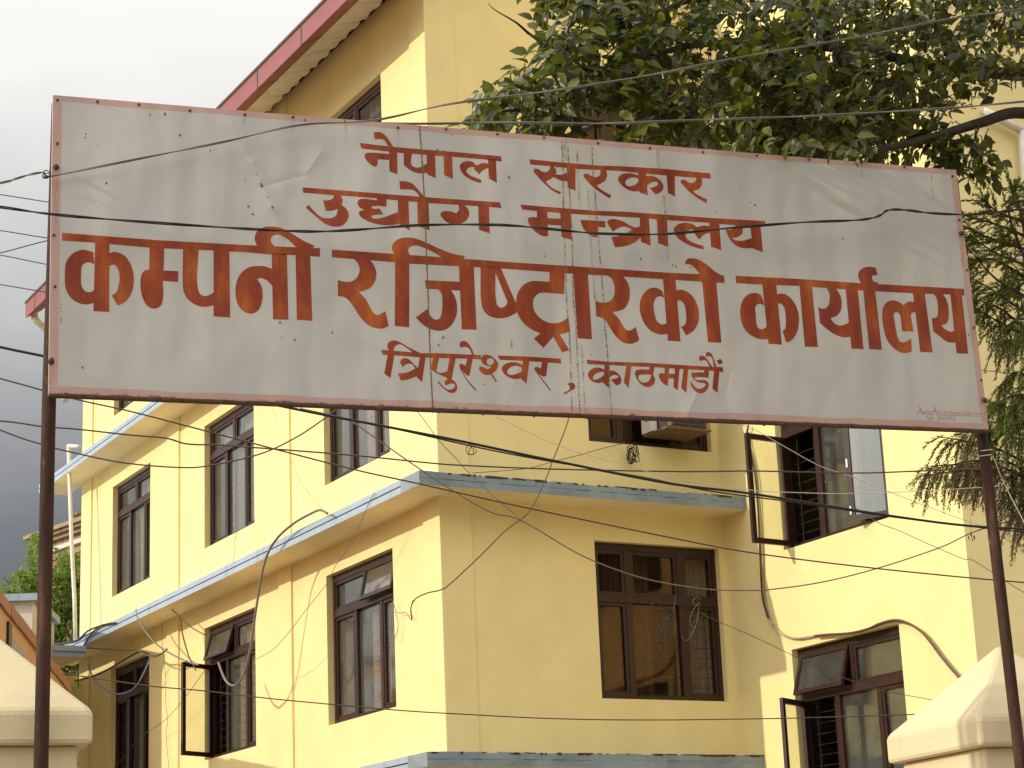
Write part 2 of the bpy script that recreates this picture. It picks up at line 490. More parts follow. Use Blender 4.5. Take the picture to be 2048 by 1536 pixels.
M['rust_dark'] = rustmat('rusty_iron', 1.0, (0.030, 0.018, 0.013), (0.12, 0.055, 0.028))
def polemat():
    m, t, b = nmat('rusty_pole')
    v = coords(t, (7, 7, 1.0))
    base = rampf(t, noise(t, v, 2.4, 8, 0.7), [(0.32, (0.022, 0.010, 0.006)), (0.55, (0.058, 0.026, 0.014)), (0.74, (0.14, 0.080, 0.045))])
    f = mathn(t, 'MULTIPLY', mathn(t, 'SUBTRACT', noise(t, v, 14, 4, 0.6), 0.62, True), 6.0, True)
    base = mixc(t, f, base, (0.15, 0.11, 0.075))
    t.links.new(base, b.inputs['Base Color']); b.inputs['Roughness'].default_value = 0.75; b.inputs['Specular IOR Level'].default_value = 0.2
    bumpn(t, b, noise(t, v, 20, 5), 0.4, 0.003)
    return m
M['pole'] = polemat()
def lettermat():
    m, t, b = nmat('red_letter_paint')
    P, sp = signbump(t, b)
    mp = t.nodes.new('ShaderNodeMapping'); mp.inputs['Scale'].default_value = (1.6, 0.5, 1); t.links.new(P, mp.inputs[0])
    base = rampf(t, noise(t, mp.outputs[0], 7, 6, 0.62), [(0.30, (0.170, 0.019, 0.006)), (0.52, (0.255, 0.042, 0.006)), (0.72, (0.40, 0.098, 0.009))])
    fl = mathn(t, 'MULTIPLY', mathn(t, 'SUBTRACT', noise(t, P, 60, 3, 0.5), 0.70, True), 9.0, True)
    base = mixc(t, fl, base, (0.10, 0.03, 0.015))
    t.links.new(base, b.inputs['Base Color']); b.inputs['Roughness'].default_value = 0.45
    b.inputs['Specular IOR Level'].default_value = 0.3
    return m
M['letter'] = lettermat()

# sheet: two panels that meet at a seam
SEAM = 0.4145
def panel(u0, u1, off):
    k = MB(); nx, nz = 24, 10
    for j in range(nz + 1):
        for i in range(nx + 1):
            u = u0 + (u1 - u0) * i / nx
            p = bil(u, j / nz, off); k.v.append(tuple(p))
    for j in range(nz):
        for i in range(nx):
            a = j * (nx + 1) + i
            k.f.append((a, a + 1, a + nx + 2, a + nx + 1)); k.mi.append(0)
    return k
k = panel(0, SEAM, 0.0); k2 = panel(SEAM, 1, 0.0001)
o_ = len(k.v); k.v += k2.v; k.f += [tuple(i + o_ for i in f) for f in k2.f]; k.mi += k2.mi
# folded edges and the back of the sheet
for a, c in (((0, 0), (1, 0)), ((1, 0), (1, 1)), ((1, 1), (0, 1)), ((0, 1), (0, 0))):
    p, q = bil(*a), bil(*c); d = Vector((0, 0.022, 0))
    k.quad(p + d, q + d, q, p, 0)
k.quad(bil(0, 0) + Vector((0, .022, 0)), bil(0, 1) + Vector((0, .022, 0)), bil(1, 1) + Vector((0, .022, 0)), bil(1, 0) + Vector((0, .022, 0)))
sheet_mb = k
# faded border band
k = MB(); bw = 0.034; bu, bv = bw / SW, bw / SH
rngs = np.linspace(0, 1, 61)
def wav(u): return 1 + 0.06 * math.sin(u * 37) + 0.05 * math.sin(u * 91)
for a, c in zip(rngs[:-1], rngs[1:]):
    k.quad(bil(a, 0, .00025), bil(c, 0, .00025), bil(c, bv * wav(c), .00025), bil(a, bv * wav(a), .00025))
    k.quad(bil(a, 1 - bv * .72 * wav(a + .3), .00025), bil(c, 1 - bv * .72 * wav(c + .3), .00025), bil(c, 1, .00025), bil(a, 1, .00025))
for a, c in zip(np.linspace(bv * 1.15, 1 - bv * .85, 16)[:-1], np.linspace(bv * 1.15, 1 - bv * .85, 16)[1:]):
    k.quad(bil(0, a, .00025), bil(bu, a, .00025), bil(bu, c, .00025), bil(0, c, .00025))
    k.quad(bil(1 - bu * .9, a, .00025), bil(1, a, .00025), bil(1, c, .00025), bil(1 - bu * .9, c, .00025))
border_mb = k
# rusty angle iron behind the bottom and top edges, folded lip in front along the bottom
k = MB()
for a, c in zip(rngs[:-1], rngs[1:]):
    p, q = bil(a, 0), bil(c, 0)
    w1 = 0.005 + 0.003 * math.sin(a * 70) ** 2; w2 = 0.005 + 0.003 * math.sin(c * 70) ** 2
    k.add([p + Vector((0, -.006, -.004)), q + Vector((0, -.006, -.004)), q + Vector((0, -.006, w2 * .5)), p + Vector((0, -.006, w1 * .5)),
           p + Vector((0, .03, -.004)), q + Vector((0, .03, -.004)), q + Vector((0, -.0035, w2)), p + Vector((0, -.0035, w1))],
          [(0, 1, 2, 3), (1, 0, 4, 5), (3, 2, 6, 7)])
k.build('bottom_lip', M['rust_dark'], sign)

# poles
def pole_pts(pix, off, s_fix=None):
    return [S(x, y, off) for x, y in pix]
a = S(98, 800, -.058); 
k = MB(); k.tube([(S(82, 1536, -.058).x - .004, a.y, 0), (S(82, 1536, -.058).x, a.y, S(82, 1536, -.058).z), (a.x, a.y, a.z), (S(111, 400, -.058).x, a.y, S(111, 400, -.058).z), (S(117, 205, -.058).x, a.y, cTL.z - 0.012)], 0.0268, 16)
lp = k.build('pole', M['pole'], sign, True)
tag(lp, 'left rusty pole carrying the sign')
a, b2 = S(1966, 885, -.058), S(2032, 1450, -.058)
dz = (a.x - b2.x) / (a.z - b2.z)
k = MB(); k.tube([(b2.x - dz * b2.z, a.y, 0), (b2.x, a.y, b2.z), (a.x, a.y, a.z), (a.x + dz * (cTR.z - .02 - a.z), a.y, cTR.z - .02)], 0.0255, 16)
rp = k.build('pole', M['pole'], sign, True)
tag(rp, 'right rusty pole with pale string tied round it')
# string ties on the right pole
k = MB()
for yy in (901, 911):
    c = S(1970, yy, -.058); ring = [c + Vector((math.cos(t) * .0285, math.sin(t) * .0285, 0.006 * math.sin(t + .7))) for t in np.linspace(0, 2 * math.pi, 17)]
    k.tube(ring, 0.0022, 5)
k.tube(spline([S(1985, 912, -.03), S(1990, 922, -.02), S(2003, 955, -.03), S(2025, 1000, -.03), S(2046, 1040, -.03), S(2062, 1075, -.03)]), 0.0018, 5)
k.build('string_tie', M['cable_pale'], rp, True)

# rivets and bolts
def dome(k, c, r, h=0.6, n=8):
    vs_ = [c + Vector((math.cos(2 * math.pi * i / n) * r, 0, math.sin(2 * math.pi * i / n) * r)) for i in range(n)]
    vs2 = [c + Vector((math.cos(2 * math.pi * i / n) * r * .6, -r * h, math.sin(2 * math.pi * i / n) * r * .6)) for i in range(n)]
    k.add(vs_ + vs2, [(i, (i + 1) % n, n + (i + 1) % n, n + i) for i in range(n)] + [tuple(range(n, 2 * n))])
k = MB()
riv = [(115, 200), (195, 203), (278, 209), (380, 221), (490, 229), (586, 234), (690, 243), (796, 255), (892, 258), (995, 268), (1088, 275), (1196, 286), (1300, 296), (1406, 304), (1514, 311), (1619, 319), (1723, 326), (1809, 334), (1905, 352),
       (115, 287), (108, 470), (110, 573), (104, 718), (132, 788), (224, 795), (330, 800), (449, 803), (557, 808), (672, 812), (798, 820), (878, 824), (966, 828), (1068, 832), (1175, 836), (1292, 841), (1411, 847), (1528, 850), (1631, 853), (1748, 857), (1863, 860), (1919, 440), (1934, 540), (1948, 655), (1963, 760), (1977, 845)]
for x, y in riv:
    dome(k, S(x, y, .0030), 0.0062)
for x, y in ((112, 334), (102, 723), (1923, 467), (1968, 800)):
    dome(k, S(x, y, .0030), 0.0135, 0.8, 6); dome(k, S(x, y, .0130), 0.006, 0.8, 6)
border_mb.add(k.v, k.f, 1)
border_mb.build('border', [M['border'], M['rust_dark']], sign)

# dotted rust runs down the sheet, traced one by one
STREAKS = [([(839, 252), (845, 330), (850, 430), (855, 560), (860, 700), (866, 826)], 1.5, 0.95, 0.0032),
           ([(1124, 290), (1126, 340), (1127, 420), (1130, 500), (1133, 600), (1138, 660), (1141, 720), (1144, 830)], 1.3, 0.75, 0.0030),
           ([(1136, 292), (1138, 345), (1140, 400), (1145, 500), (1146, 590), (1151, 640), (1155, 720), (1160, 836)], 1.3, 0.75, 0.0030),
           ([(1184, 293), (1186, 340), (1191, 400), (1197, 480), (1204, 560), (1210, 650), (1216, 720), (1224, 836)], 1.2, 0.8, 0.0030),
           ([(1154, 300), (1157, 360), (1160, 420)], 1.8, 0.35, 0.0026), ([(1176, 380), (1180, 460), (1187, 560), (1190, 600)], 1.2, 0.4, 0.0024),
           ([(1163, 690), (1167, 760), (1170, 838)], 1.2, 0.5, 0.0024), ([(1315, 300), (1318, 340)], 3.0, 0.35, 0.0024), ([(1327, 390), (1331, 430), (1335, 520)], 1.4, 0.3, 0.0030),
           ([(1128, 283), (1130, 322)], 8.0, 1.3, 0.0022), ([(121, 590), (123, 650)], 2.0, 0.3, 0.0026), ([(1862, 345), (1867, 400)], 1.0, 0.4, 0.0020), ([(1022, 670), (1024, 700)], 1.5, 0.4, 0.0026)]
def blob(k, c, r, rz, n=7, mi=0):
    ph = rng.random() * 6
    vs_ = []
    for i in range(n):
        t = 2 * math.pi * i / n + ph; q = rng.uniform(.7, 1.15)
        vs_.append(c + Vector((math.cos(t) * r * q, 0, math.sin(t) * rz * q)))
    k.add(vs_, [tuple(range(n))], mi)
k = MB(); kp = MB()
z_ = 0
for pts, jit, dens, rr in STREAKS:
    P3 = spline([Vector((x, y, 0)) for x, y in pts], 10)
    L = sum((b - a).length for a, b in zip(P3[:-1], P3[1:]))
    for q in range(int(L * dens * .55)):
        t = rng.random() * (len(P3) - 1); i = int(t); p = P3[i].lerp(P3[min(i + 1, len(P3) - 1)], t - i)
        z_ += 1
        c = S(p.x + rng.gauss(0, jit * (.30 if jit < 2 else .5)), p.y, .00075 + (z_ % 23) * .5e-5)
        r = rr * rng.uniform(.35, 1.0); blob(k, c, r * .9, r * rng.uniform(1.0, 1.9))
    for a, b in zip(P3[:-1], P3[1:]):
        w = 1.3 + jit * .8
        kp.quad(S(a.x - w, a.y, .00062), S(b.x - w, b.y, .00062), S(b.x + w, b.y, .00062), S(a.x + w, a.y, .00062))
for x, y in [(421, 301), (428, 300), (213, 366), (491, 360), (513, 348), (522, 368), (524, 372), (544, 412), (506, 428), (545, 415), (535, 395), (497, 413), (563, 675), (590, 680), (886, 675), (877, 690), (968, 769), (1052, 600), (1023, 612), (1089, 512), (1281, 518), (1345, 530), (1352, 533), (1382, 535), (1432, 425), (1481, 378), (1502, 405), (1510, 410), (1685, 477), (1450, 691), (1937, 670), (1831, 556), (875, 300), (888, 302), (905, 270), (300, 230), (330, 228), (170, 275), (172, 268), (665, 665), (560, 645), (165, 735), (360, 270), (610, 240), (1018, 355), (1115, 335)]:
    r = rng.uniform(.0025, .0055); z_ += 1
    blob(k, S(x, y, .00075 + (z_ % 23) * .5e-5), r, r * rng.uniform(.9, 1.6))
for x, y, h, w in ((692, 248, 34, 4), (797, 260, 38, 4), (103, 728, 50, 5), (112, 345, 120, 4), (488, 234, 22, 3), (586, 240, 26, 3), (1175, 840, -30, 3), (1723, 330, 30, 3), (1925, 475, 60, 4), (1970, 808, 40, 4)):
    kp.quad(S(x - w, y, .00068), S(x - w * .6, y + h, .00068), S(x + w * .6, y + h, .00068), S(x + w, y, .00068))
sheet_mb.add(k.v, k.f, 1); sheet_mb.add(kp.v, kp.f, 2)
# seam line
k = MB()
P3 = spline([Vector((x, y, 0)) for x, y in STREAKS[0][0]], 12)
for a, b in zip(P3[:-1], P3[1:]):
    k.quad(S(a.x - .9, a.y, .00090), S(b.x - .9, b.y, .00090), S(b.x + 1.0, b.y, .00090), S(a.x + 1.0, a.y, .00090))
sheet_mb.add(k.v, k.f, 1)
sheet_mb.build('sheet', [M['sheet'], M['rust'], M['rust_pale']], sign)

# ---- hand painted lettering: outlines in coordinates of enlarged crops (origin x, origin y, enlargement)
REG = {'P': (0, 0, 1), 'A': (110, 440, 16 / 3), 'B': (440, 440, 16 / 3), 'C': (760, 450, 16 / 3), 'D': (1090, 480, 16 / 3), 'E': (1460, 500, 8), 'F': (1700, 530, 8),
       'G': (700, 250, 6.4), 'H': (1040, 290, 5.12), 'I': (590, 350, 128 / 15), 'J': (1300, 400, 2048 / 260), 'K': (750, 660, 128 / 15), 'M': (960, 660, 128 / 15), 'N': (1160, 660, 6.4)}
LINES = {}
LINES['first line'] = '''
G 127,230 560,280 1000,318 1400,350 1930,400 1945,470 1770,445 1310,405 1090,392 980,382 600,352 145,300
G 500,330 605,340 608,632 505,592
G 500,372 240,355s 200,365s 188,395s 210,450s 265,505s 330,532s 350,510s 352,470s 358,438 500,448
G 305,95 350,88s 410,100s 460,140s 510,210s 555,280 555,310 490,300 482,262 460,220s 430,190s 390,178s 315,182
G 980,375 1090,385 1098,682 988,630
G 688,355 792,365 785,505s 800,525s 870,545s 985,495 990,605 910,620s 830,605s 760,570s 688,510
G 1195,390 1308,400 1318,695 1205,640
G 1765,430 1868,440 1880,742 1778,685
G 1770,500 1730,485s 1680,490s 1620,520 1570,475s 1510,460s 1450,475s 1408,515s 1410,560s 1450,630s 1510,680s 1590,720s 1672,742 1685,705 1600,670s 1530,640s 1490,595s 1505,560s 1540,540s 1595,540 1588,565 1652,630 1700,580s 1775,545
H 95,145 440,180 800,210 1000,215 1500,245 1945,290 1952,345 1590,320 1300,295 1010,265 570,245 300,215 105,200
H 480,230 568,240 568,468 488,435
H 310,210 350,222 372,275s 350,320s 262,375 300,415s 350,450s 420,482 408,505 330,465s 240,385s 170,310s 138,260s 150,245s 185,245s 225,270s 260,278s 300,255s
H 340,315 372,302s 420,305s 478,280 488,372 430,368s 385,350s 335,325
H 820,250 880,258 892,310s 870,365s 785,415 830,455s 935,515 922,548 850,505s 760,440s 680,360s 650,310s 660,295s 690,295s 730,315s 775,330s 820,305s
H 1205,270 1292,282 1308,515 1222,485
H 1212,310 1150,292s 1080,290s 1020,315s 1003,350s 1030,400s 1090,450s 1160,475s 1228,470 1215,375 1170,410s 1120,422s 1085,405s 1080,375s 1110,345s 1160,332s 1215,345
H 1290,320 1340,315s 1400,335s 1455,385s 1470,430s 1450,475s 1390,505 1325,440 1370,430s 1410,405s 1405,378s 1365,378s 1320,400s 1295,425
H 1500,300 1585,312 1588,530 1515,490
H 1805,325 1860,332 1865,390s 1840,440s 1770,475 1820,510s 1915,555 1910,598 1830,550s 1740,485s 1670,410s 1645,375s 1660,355s 1695,360s 1730,385s 1770,385s 1800,365s'''
LINES['second line'] = '''
P 605.2,374.6 700,382 793.7,389.8 865.6,395.3 1000,404.7 1003,416.4 978,413.7 857.8,406.2 795.3,400.8 753,396.6 700,392.2 667.3,390.4 606.4,385.2
I 655,335 775,348 808,410s 810,470s 792,515 850,550s 900,620s 915,700s 880,790s 810,860s 710,882s 600,868s 480,810s 350,700s 185,560 230,505 310,600s 400,685s 480,728s 570,738s 650,725s 705,680s 730,575 670,600s 600,612s 525,612 480,430 560,432s 620,415s 660,375s
G 345,925 468,935 468,1045 300,1038s 275,1050s 295,1070s 380,1068 425,1145 330,1150s 280,1165s 285,1190s 340,1198s 430,1180s 520,1150s 618,1112 628,1265 520,1282s 400,1278s 280,1250s 180,1205s 120,1150s 118,1110s 180,1088 110,1040s 95,1000s 110,960s 160,945s 345,965
G 610,955 748,970 762,1348 620,1262
G 860,980 1005,993 1018,1350 868,1290
G 632,718 720,722s 790,745s 850,800s 910,870s 975,935 965,965 905,945 885,905 850,860s 800,830s 720,822s 642,825
G 1385,1015 1470,1028 1520,1090s 1525,1150s 1490,1220s 1430,1258s 1340,1268s 1260,1255s 1190,1200s 1158,1150s 1180,1112s 1240,1100s 1310,1110s 1360,1130 1395,1085s
G 1640,1028 1780,1043 1788,1388 1650,1340
P 1041,409.1 1122,416 1196,421.8 1247,423.2 1336.9,429.6 1427,436.2 1529,441.9 1531.7,450.8 1501.9,452.7 1439.7,448 1416.8,445.4 1334.3,440.4 1278.3,435.5 1141.6,427.7 1094.7,423.8 1075,422.4 1043.9,418.9
H 172,665 278,675 285,765 175,760
H 178,740 120,738s 85,750s 85,790s 120,850s 180,905s 260,938s 290,928 280,745
H 270,748 418,755 420,825 278,815
H 412,688 522,698 528,972 425,940
H 620,765 870,780 878,845 785,840 800,885s 775,945s 720,925s 660,870s 625,800s
H 1225,732 1320,742 1338,1032 1238,992
H 888,790 920,762s 970,758s 1050,780s 1140,830s 1200,850 1150,870 1100,842s 1070,835s 1010,850s 950,888
H 1228,830 1238,945 1170,1000s 1080,1035s 970,1048 935,940 1010,932s 1090,900s 1160,860s
H 1400,752 1505,762 1520,1045 1415,1005
J 930,362 1092,370 1120,788 962,738
J 945,415 880,402s 820,405s 740,430 680,385s 600,362s 510,362s 430,390s 375,455s 385,520s 430,590s 520,660s 650,725s 840,780 845,725 740,695s 640,650s 575,600s 560,545s 590,495s 640,465s 690,468 680,500 775,622 850,545s 950,510
J 1345,388 1435,393 1462,460s 1450,530s 1380,585s 1285,602 1340,630s 1430,642s 1510,630s 1605,598 1625,755 1520,762s 1420,748s 1320,690s 1240,590s 1190,460 1260,470s 1320,448s
J 1580,402 1740,414 1780,825 1615,762'''
LINES['third line'] = '''
P 124,465.3 220,473 316,480.3 494,490.2 640.2,496.2 639.9,513.5 590,510.3 543,509 494,504.7 426.9,501.1 299.4,495.5 190.6,485.4 124,481.2
A 428,235 582,245 578,980 410,972
A 408,340 285,318s 180,365s 122,440s 105,590s 118,740s 180,840s 270,892s 340,900s 418,882 418,752 360,770s 310,748s 282,690s 280,560s 290,490s 340,452s 420,468
A 575,352 640,340s 720,365s 790,440s 835,560s 838,690s 800,810s 740,880s 668,912 605,802 650,775s 680,690s 688,590s 670,520s 635,478s 575,490
A 1010,285 1166,292 1158,538 1318,545 1312,660 1152,648 1145,870s 1120,920s 1060,945s 990,920s 940,840s 915,740s 912,640s 930,570s 965,535s 1005,530
A 1692,315 1860,330 1868,1040 1692,1026
A 1366,295 1532,300 1524,730s 1545,785s 1590,810s 1640,802s 1702,765 1702,905 1640,922s 1570,925s 1480,895s 1405,830s 1370,750s 1362,640s
B 550,355 715,360 730,1065 566,1058
B 558,522 480,495s 400,490s 310,505s 230,560s 180,650s 165,750s 180,870s 225,950s 290,992s 350,996s 410,960s 445,880s 455,790s 440,700s 395,630 440,620s 500,645s 565,710
B 805,362 962,372 985,1075 820,1065
B 400,285 370,200s 390,130s 460,80s 560,70s 660,88s 760,140s 880,215s 1010,275 975,310 805,300 805,282 720,205s 660,168s 610,155s 560,172s 540,215s 585,290
P 663.7,499.1 785,507.5 928.7,517.5 1022.5,524.6 1144,532.1 1202.5,536.2 1326,544.7 1448.1,550.9 1449,565.9 1404,563.4 1326,558.4 1245.6,553.1 1146,547.5 1097.5,544.1 1001.9,536.8 917.5,532.5 818,527.2 789.7,524.4 664,514.6
B 1400,390 1590,415 1640,480s 1668,570s 1650,660s 1590,730s 1480,768 1550,840s 1610,950s 1650,1005s 1690,1010s 1765,972 1798,1130 1740,1155s 1680,1155s 1590,1125s 1500,1040s 1420,920s 1360,845s 1310,818s 1258,812 1255,640 1330,658s 1400,655s 1455,620s 1488,550s 1480,480s 1440,425s
B 1868,435 2020,450 2018,1145 1864,1130
C 150,310 128,240s 150,185s 210,145s 300,133s 400,150s 520,200s 700,280s 800,312s 910,330 880,370 680,360 570,290s 460,240s 380,218s 320,235s 300,270s 315,310s 345,345
C 480,588 855,605 857,700 490,680
C 842,430 1000,440 1030,1118 872,1112
C 755,690 800,770s 822,860s 815,960s 775,1050s 710,1110s 640,1128s 540,1110s 450,1055s 382,985 505,895 540,970s 590,1008s 635,995s 660,920s 665,820s 655,730s 610,675
C 1072,440 1085,850s 1105,910s 1150,960s 1220,988s 1300,995s 1380,975s 1475,925 1448,830 1285,450 | 1232,510 1360,820 1340,860s 1290,882s 1255,860s 1238,800s
C 1810,490 1968,500 1966,738 1806,725
C 1815,605 1700,598s 1610,600s 1530,640s 1475,715s 1450,820s 1460,920s 1510,1020s 1580,1090s 1670,1140s 1760,1165s 1860,1170s 1930,1165s 2028,1135 2008,985 1940,1030s 1860,1048s 1780,1035s 1700,985s 1650,920s 1632,830s 1650,770s 1700,728s 1760,722s 1820,728
C 1735,1135 1640,1212 1745,1312 1848,1190 1942,1358 2018,1335 1910,1155
D 298,350 458,362 502,1060 350,1048
D 630,368 830,385 885,460s 905,560s 890,660s 840,735s 720,770 780,830s 830,910s 870,960s 905,965s 968,925 1005,1065 960,1095s 900,1108s 830,1090s 750,1020s 690,930s 640,850s 600,828s 548,815 535,650 600,668s 670,660s 720,625s 742,560s 735,470s 700,400s
D 1258,408 1392,418 1445,1082 1310,1075
D 1250,540 1180,508s 1100,525s 1040,590s 1010,690s 1020,790s 1060,890s 1130,970s 1200,1002s 1260,1008s 1315,995 1303,885 1245,900s 1195,865s 1170,790s 1158,690s 1180,625s 1220,600s 1275,618 1262,580
D 1390,545 1450,530s 1530,560s 1600,640s 1640,760s 1635,870s 1590,960s 1505,1018 1452,925 1490,905s 1505,860s 1500,760s 1485,690s 1445,645s 1395,655
D 1675,435 1828,448 1882,1097 1738,1090
D 1492,262 1512,205s 1580,195s 1650,215s 1740,275s 1820,340s 1885,375 1880,405 1660,390 1650,362 1600,300s 1560,268s 1530,258s
P 1471,551.5 1597.5,557.7 1716,566 1756,568 1928.5,577.7 1929,591.2 1900,589 1850,587.5 1825.6,586.5 1750.6,582.7 1726,581 1691,579 1624,574 1598.7,571.9 1552.5,570.2 1525,569.4 1472.5,566.2
E 516,540 740,550 830,1515 615,1500
E 490,715 430,690s 370,688s 270,725s 200,810s 165,930s 165,1060s 200,1200s 270,1310s 370,1385s 480,1425s 560,1430s 618,1420 596,1215 550,1255s 505,1268s 450,1245s 425,1190s 410,1010s 403,920s 425,880s 480,862s 550,885 525,790s
E 745,712 820,695s 900,715s 990,790s 1060,900s 1100,1040s 1100,1180s 1070,1320s 1010,1420s 940,1470s 895,1475 842,1295 880,1260s 893,1180s 885,1020s 865,920s 820,862s 758,855
E 1110,560 1312,580 1404,1552 1197,1545
E 1515,575 1695,610 1740,680s 1780,770s 1788,870s 1770,970s 1710,1050s 1610,1090 1650,1150s 1710,1195s 1770,1208s 1830,1195s 1905,1155 1930,1388 1860,1398s 1760,1385s 1640,1330s 1540,1255s 1440,1168 1412,910 1460,935s 1520,935s 1570,890s 1595,800s 1590,700s 1560,635s
P 1690.8,577 1715.6,579 1727.2,698.7 1703,696.9
F 212,402 405,414 510,1358 308,1345
F 190,315 145,230s 130,150s 155,90s 220,45s 300,28s 370,35s 415,50 442,165 390,165s 355,180s 355,220s 375,260s 420,275s 458,262 435,320
F 1005,438 1195,448 1322,1400 1125,1390
F 1025,590 960,582s 905,600s 858,642 800,600s 720,570s 640,572s 570,615s 525,700s 515,800s 530,960s 560,1110s 610,1230s 690,1320s 780,1385s 870,1408s 940,1402s 990,1380 978,1170 920,1215s 850,1238s 800,1220s 760,1150s 735,1020s 715,900s 700,800s 720,762s 760,758s 800,800s 815,870s 835,1060 1015,1062 985,880s 975,800s 1000,762s 1055,758
F 1325,452 1480,460 1530,530s 1565,620s 1580,740s 1578,850s 1545,930s 1462,968 1500,1010s 1560,1050s 1610,1068s 1670,1052 1685,1240 1610,1240s 1530,1215s 1440,1145s 1332,1062 1308,845 1350,850s 1390,825s 1408,750s 1400,620s 1380,520s
F 1605,460 1790,478 1892,1422 1705,1412'''
LINES['fourth line'] = '''
K 110,338 330,355 640,378 780,395 950,395 1100,395 1805,428 1810,505 1640,490 1380,485 900,470 720,462 330,432 130,420
K 218,412 332,422 262,822 158,740
K 240,355 210,280s 230,215s 290,180s 360,182s 440,215s 560,285s 780,395 760,425 640,378 540,305s 460,255s 410,242s 365,258s 330,300s 320,335s 330,370
K 770,450 865,465 802,888 708,800
K 425,545 460,495s 510,478s 580,500s 640,560s 725,645 690,665 640,590s 580,572s 520,590s 470,635
K 760,630 735,775 640,815s 560,845s 440,862 392,738 500,735s 600,705s 680,660s
K 990,460 1095,465 1045,700 1090,730s 1150,730s 1240,695 1240,790 1200,800s 1120,770s 1040,730s 955,665
K 1275,470 1378,475 1305,850 1240,845 1205,798 1235,690
K 1240,835 1308,838 1370,890s 1402,960s 1390,1030s 1340,1072s 1270,1065s 1190,1015s 1120,950s 1065,885 1085,872 1150,945s 1220,1005s 1290,1018s 1345,985s 1362,935s 1320,912s 1260,925s 1200,950 1188,880 1215,855s
K 1575,480 1670,485 1612,770 1585,778s 1530,735s 1480,680 1560,820s 1640,920s 1732,1020 1722,1045 1620,930s 1530,800s 1470,690s 1440,610s 1460,575s 1490,580s 1545,612
K 1450,300 1450,220s 1480,190s 1530,188s 1580,215s 1640,300s 1695,425 1655,440 1635,370s 1600,315s 1560,292s 1510,288s
M 20,470 60,430s 110,418s 180,440s 250,490s 300,550s 308,610s 280,680s 220,735s 140,768s 70,758s 10,710s -15,660s -10,630s 25,622s 70,640s 125,665s 170,650s 195,620 130,612s 80,595s 40,560s 22,515s | 175,478s 130,500s 115,545s 140,590s 180,598s 220,580s 238,540s 220,495s
M 180,755 210,745 290,880 270,892
M 300,435 720,448 1375,487 1388,570 1160,555 840,535 720,525 340,510
M 735,515 842,530 795,920 695,825
M 735,610 650,560s 570,548s 480,560s 400,605s 370,660s 400,730s 470,795s 560,832s 640,835s 730,820 730,705 640,740s 560,765s 490,755s 462,715s 490,660s 560,620s 640,615s 735,650
M 1055,540 1160,545 1130,780 1090,798s 1040,775s 985,735 1215,1025 1200,1042 960,720s 930,670s 940,635s 975,630s 1040,658
M 1490,915 1550,898s 1600,910s 1625,955s 1610,1000s 1560,1030s 1445,1102 1425,1075 1500,1035s 1530,1010s 1525,960s
N 85,380 360,405 860,420 1100,435 1640,470 1825,475 1835,540 1640,515 1380,505 950,475 590,460 95,435
N 315,440 380,445 368,738 300,682
N 328,520 260,485s 190,482s 130,515s 103,570s 120,620s 170,665s 240,678s 326,660 324,560 270,605s 210,632s 168,625s 180,580s 230,545s 290,535s 328,550
N 372,520 430,520s 490,560s 528,620s 520,680s 465,712 395,635 450,620s 490,600s 470,580s 420,580s 372,612
N 595,450 658,460 622,742 562,670
N 890,465 955,472 935,570 960,630s 945,690s 890,728s 830,722s 770,680s 720,610s 705,545s 725,515s 790,505s 885,505 | 910,570 800,570s 755,580s 748,620s 775,660s 830,672s 880,650s 905,610s
N 1085,478 1140,482 1138,560 1215,560 1212,488 1275,493 1250,772 1195,728 1200,620 1132,620 1122,718 1060,680s 1020,620s 1008,580s 1030,555s 1082,555
N 1325,498 1385,503 1360,802 1295,742
N 1590,508 1650,513 1645,610 1490,605s 1465,615s 1500,640s 1580,640s 1635,665s 1648,710s 1620,770s 1570,808s 1520,808s 1460,770s 1420,700s 1422,655 1450,700s 1490,740s 1540,752s 1590,725s 1610,695s 1580,678s 1520,670s 1465,640s 1432,590s 1428,550s 1470,542s 1588,545
N 1715,518 1785,523 1760,805 1695,752
N 1535,402 1525,345s 1550,328s 1590,335s 1630,380s 1700,480 1660,485 1640,430s 1600,385s 1570,385s
N 1615,345 1612,300s 1640,280s 1680,300s 1710,370s 1755,490 1715,490 1705,420s 1690,360s 1660,335s
N 1800,368 1830,415 1785,445 1745,395'''
def outline(spec):
    P, smooth = [], []
    for w in spec.split():
        s_ = w.endswith('s'); x, y = w.rstrip('s').split(',')
        P.append((float(x), float(y))); smooth.append(s_)
    n = len(P); res = []
    for i in range(n):
        a, b = P[i], P[(i + 1) % n]; sa, sb = smooth[i], smooth[(i + 1) % n]
        if not sa and not sb:
            res.append(a); continue
        p0, p3 = P[i - 1], P[(i + 2) % n]
        d = (b[0] - a[0], b[1] - a[1]); L = math.hypot(*d)
        def tang(q0, q1, q2):
            u = math.hypot(q1[0] - q0[0], q1[1] - q0[1]); v = math.hypot(q2[0] - q1[0], q2[1] - q1[1])
            tx = ((q1[0] - q0[0]) / max(u, 1e-6) + (q2[0] - q1[0]) / max(v, 1e-6)) / 2; ty = ((q1[1] - q0[1]) / max(u, 1e-6) + (q2[1] - q1[1]) / max(v, 1e-6)) / 2
            h_ = math.hypot(tx, ty) or 1
            return (tx / h_ * L, ty / h_ * L)
        ta = tang(p0, a, b) if sa else d
        tb = tang(a, b, p3) if sb else d
        for k_ in range(6):
            t = k_ / 6; h00 = 2 * t ** 3 - 3 * t * t + 1; h10 = t ** 3 - 2 * t * t + t; h01 = -2 * t ** 3 + 3 * t * t; h11 = t ** 3 - t * t
            res.append((h00 * a[0] + h10 * ta[0] + h01 * b[0] + h11 * tb[0], h00 * a[1] + h10 * ta[1] + h01 * b[1] + h11 * tb[1]))
    return res
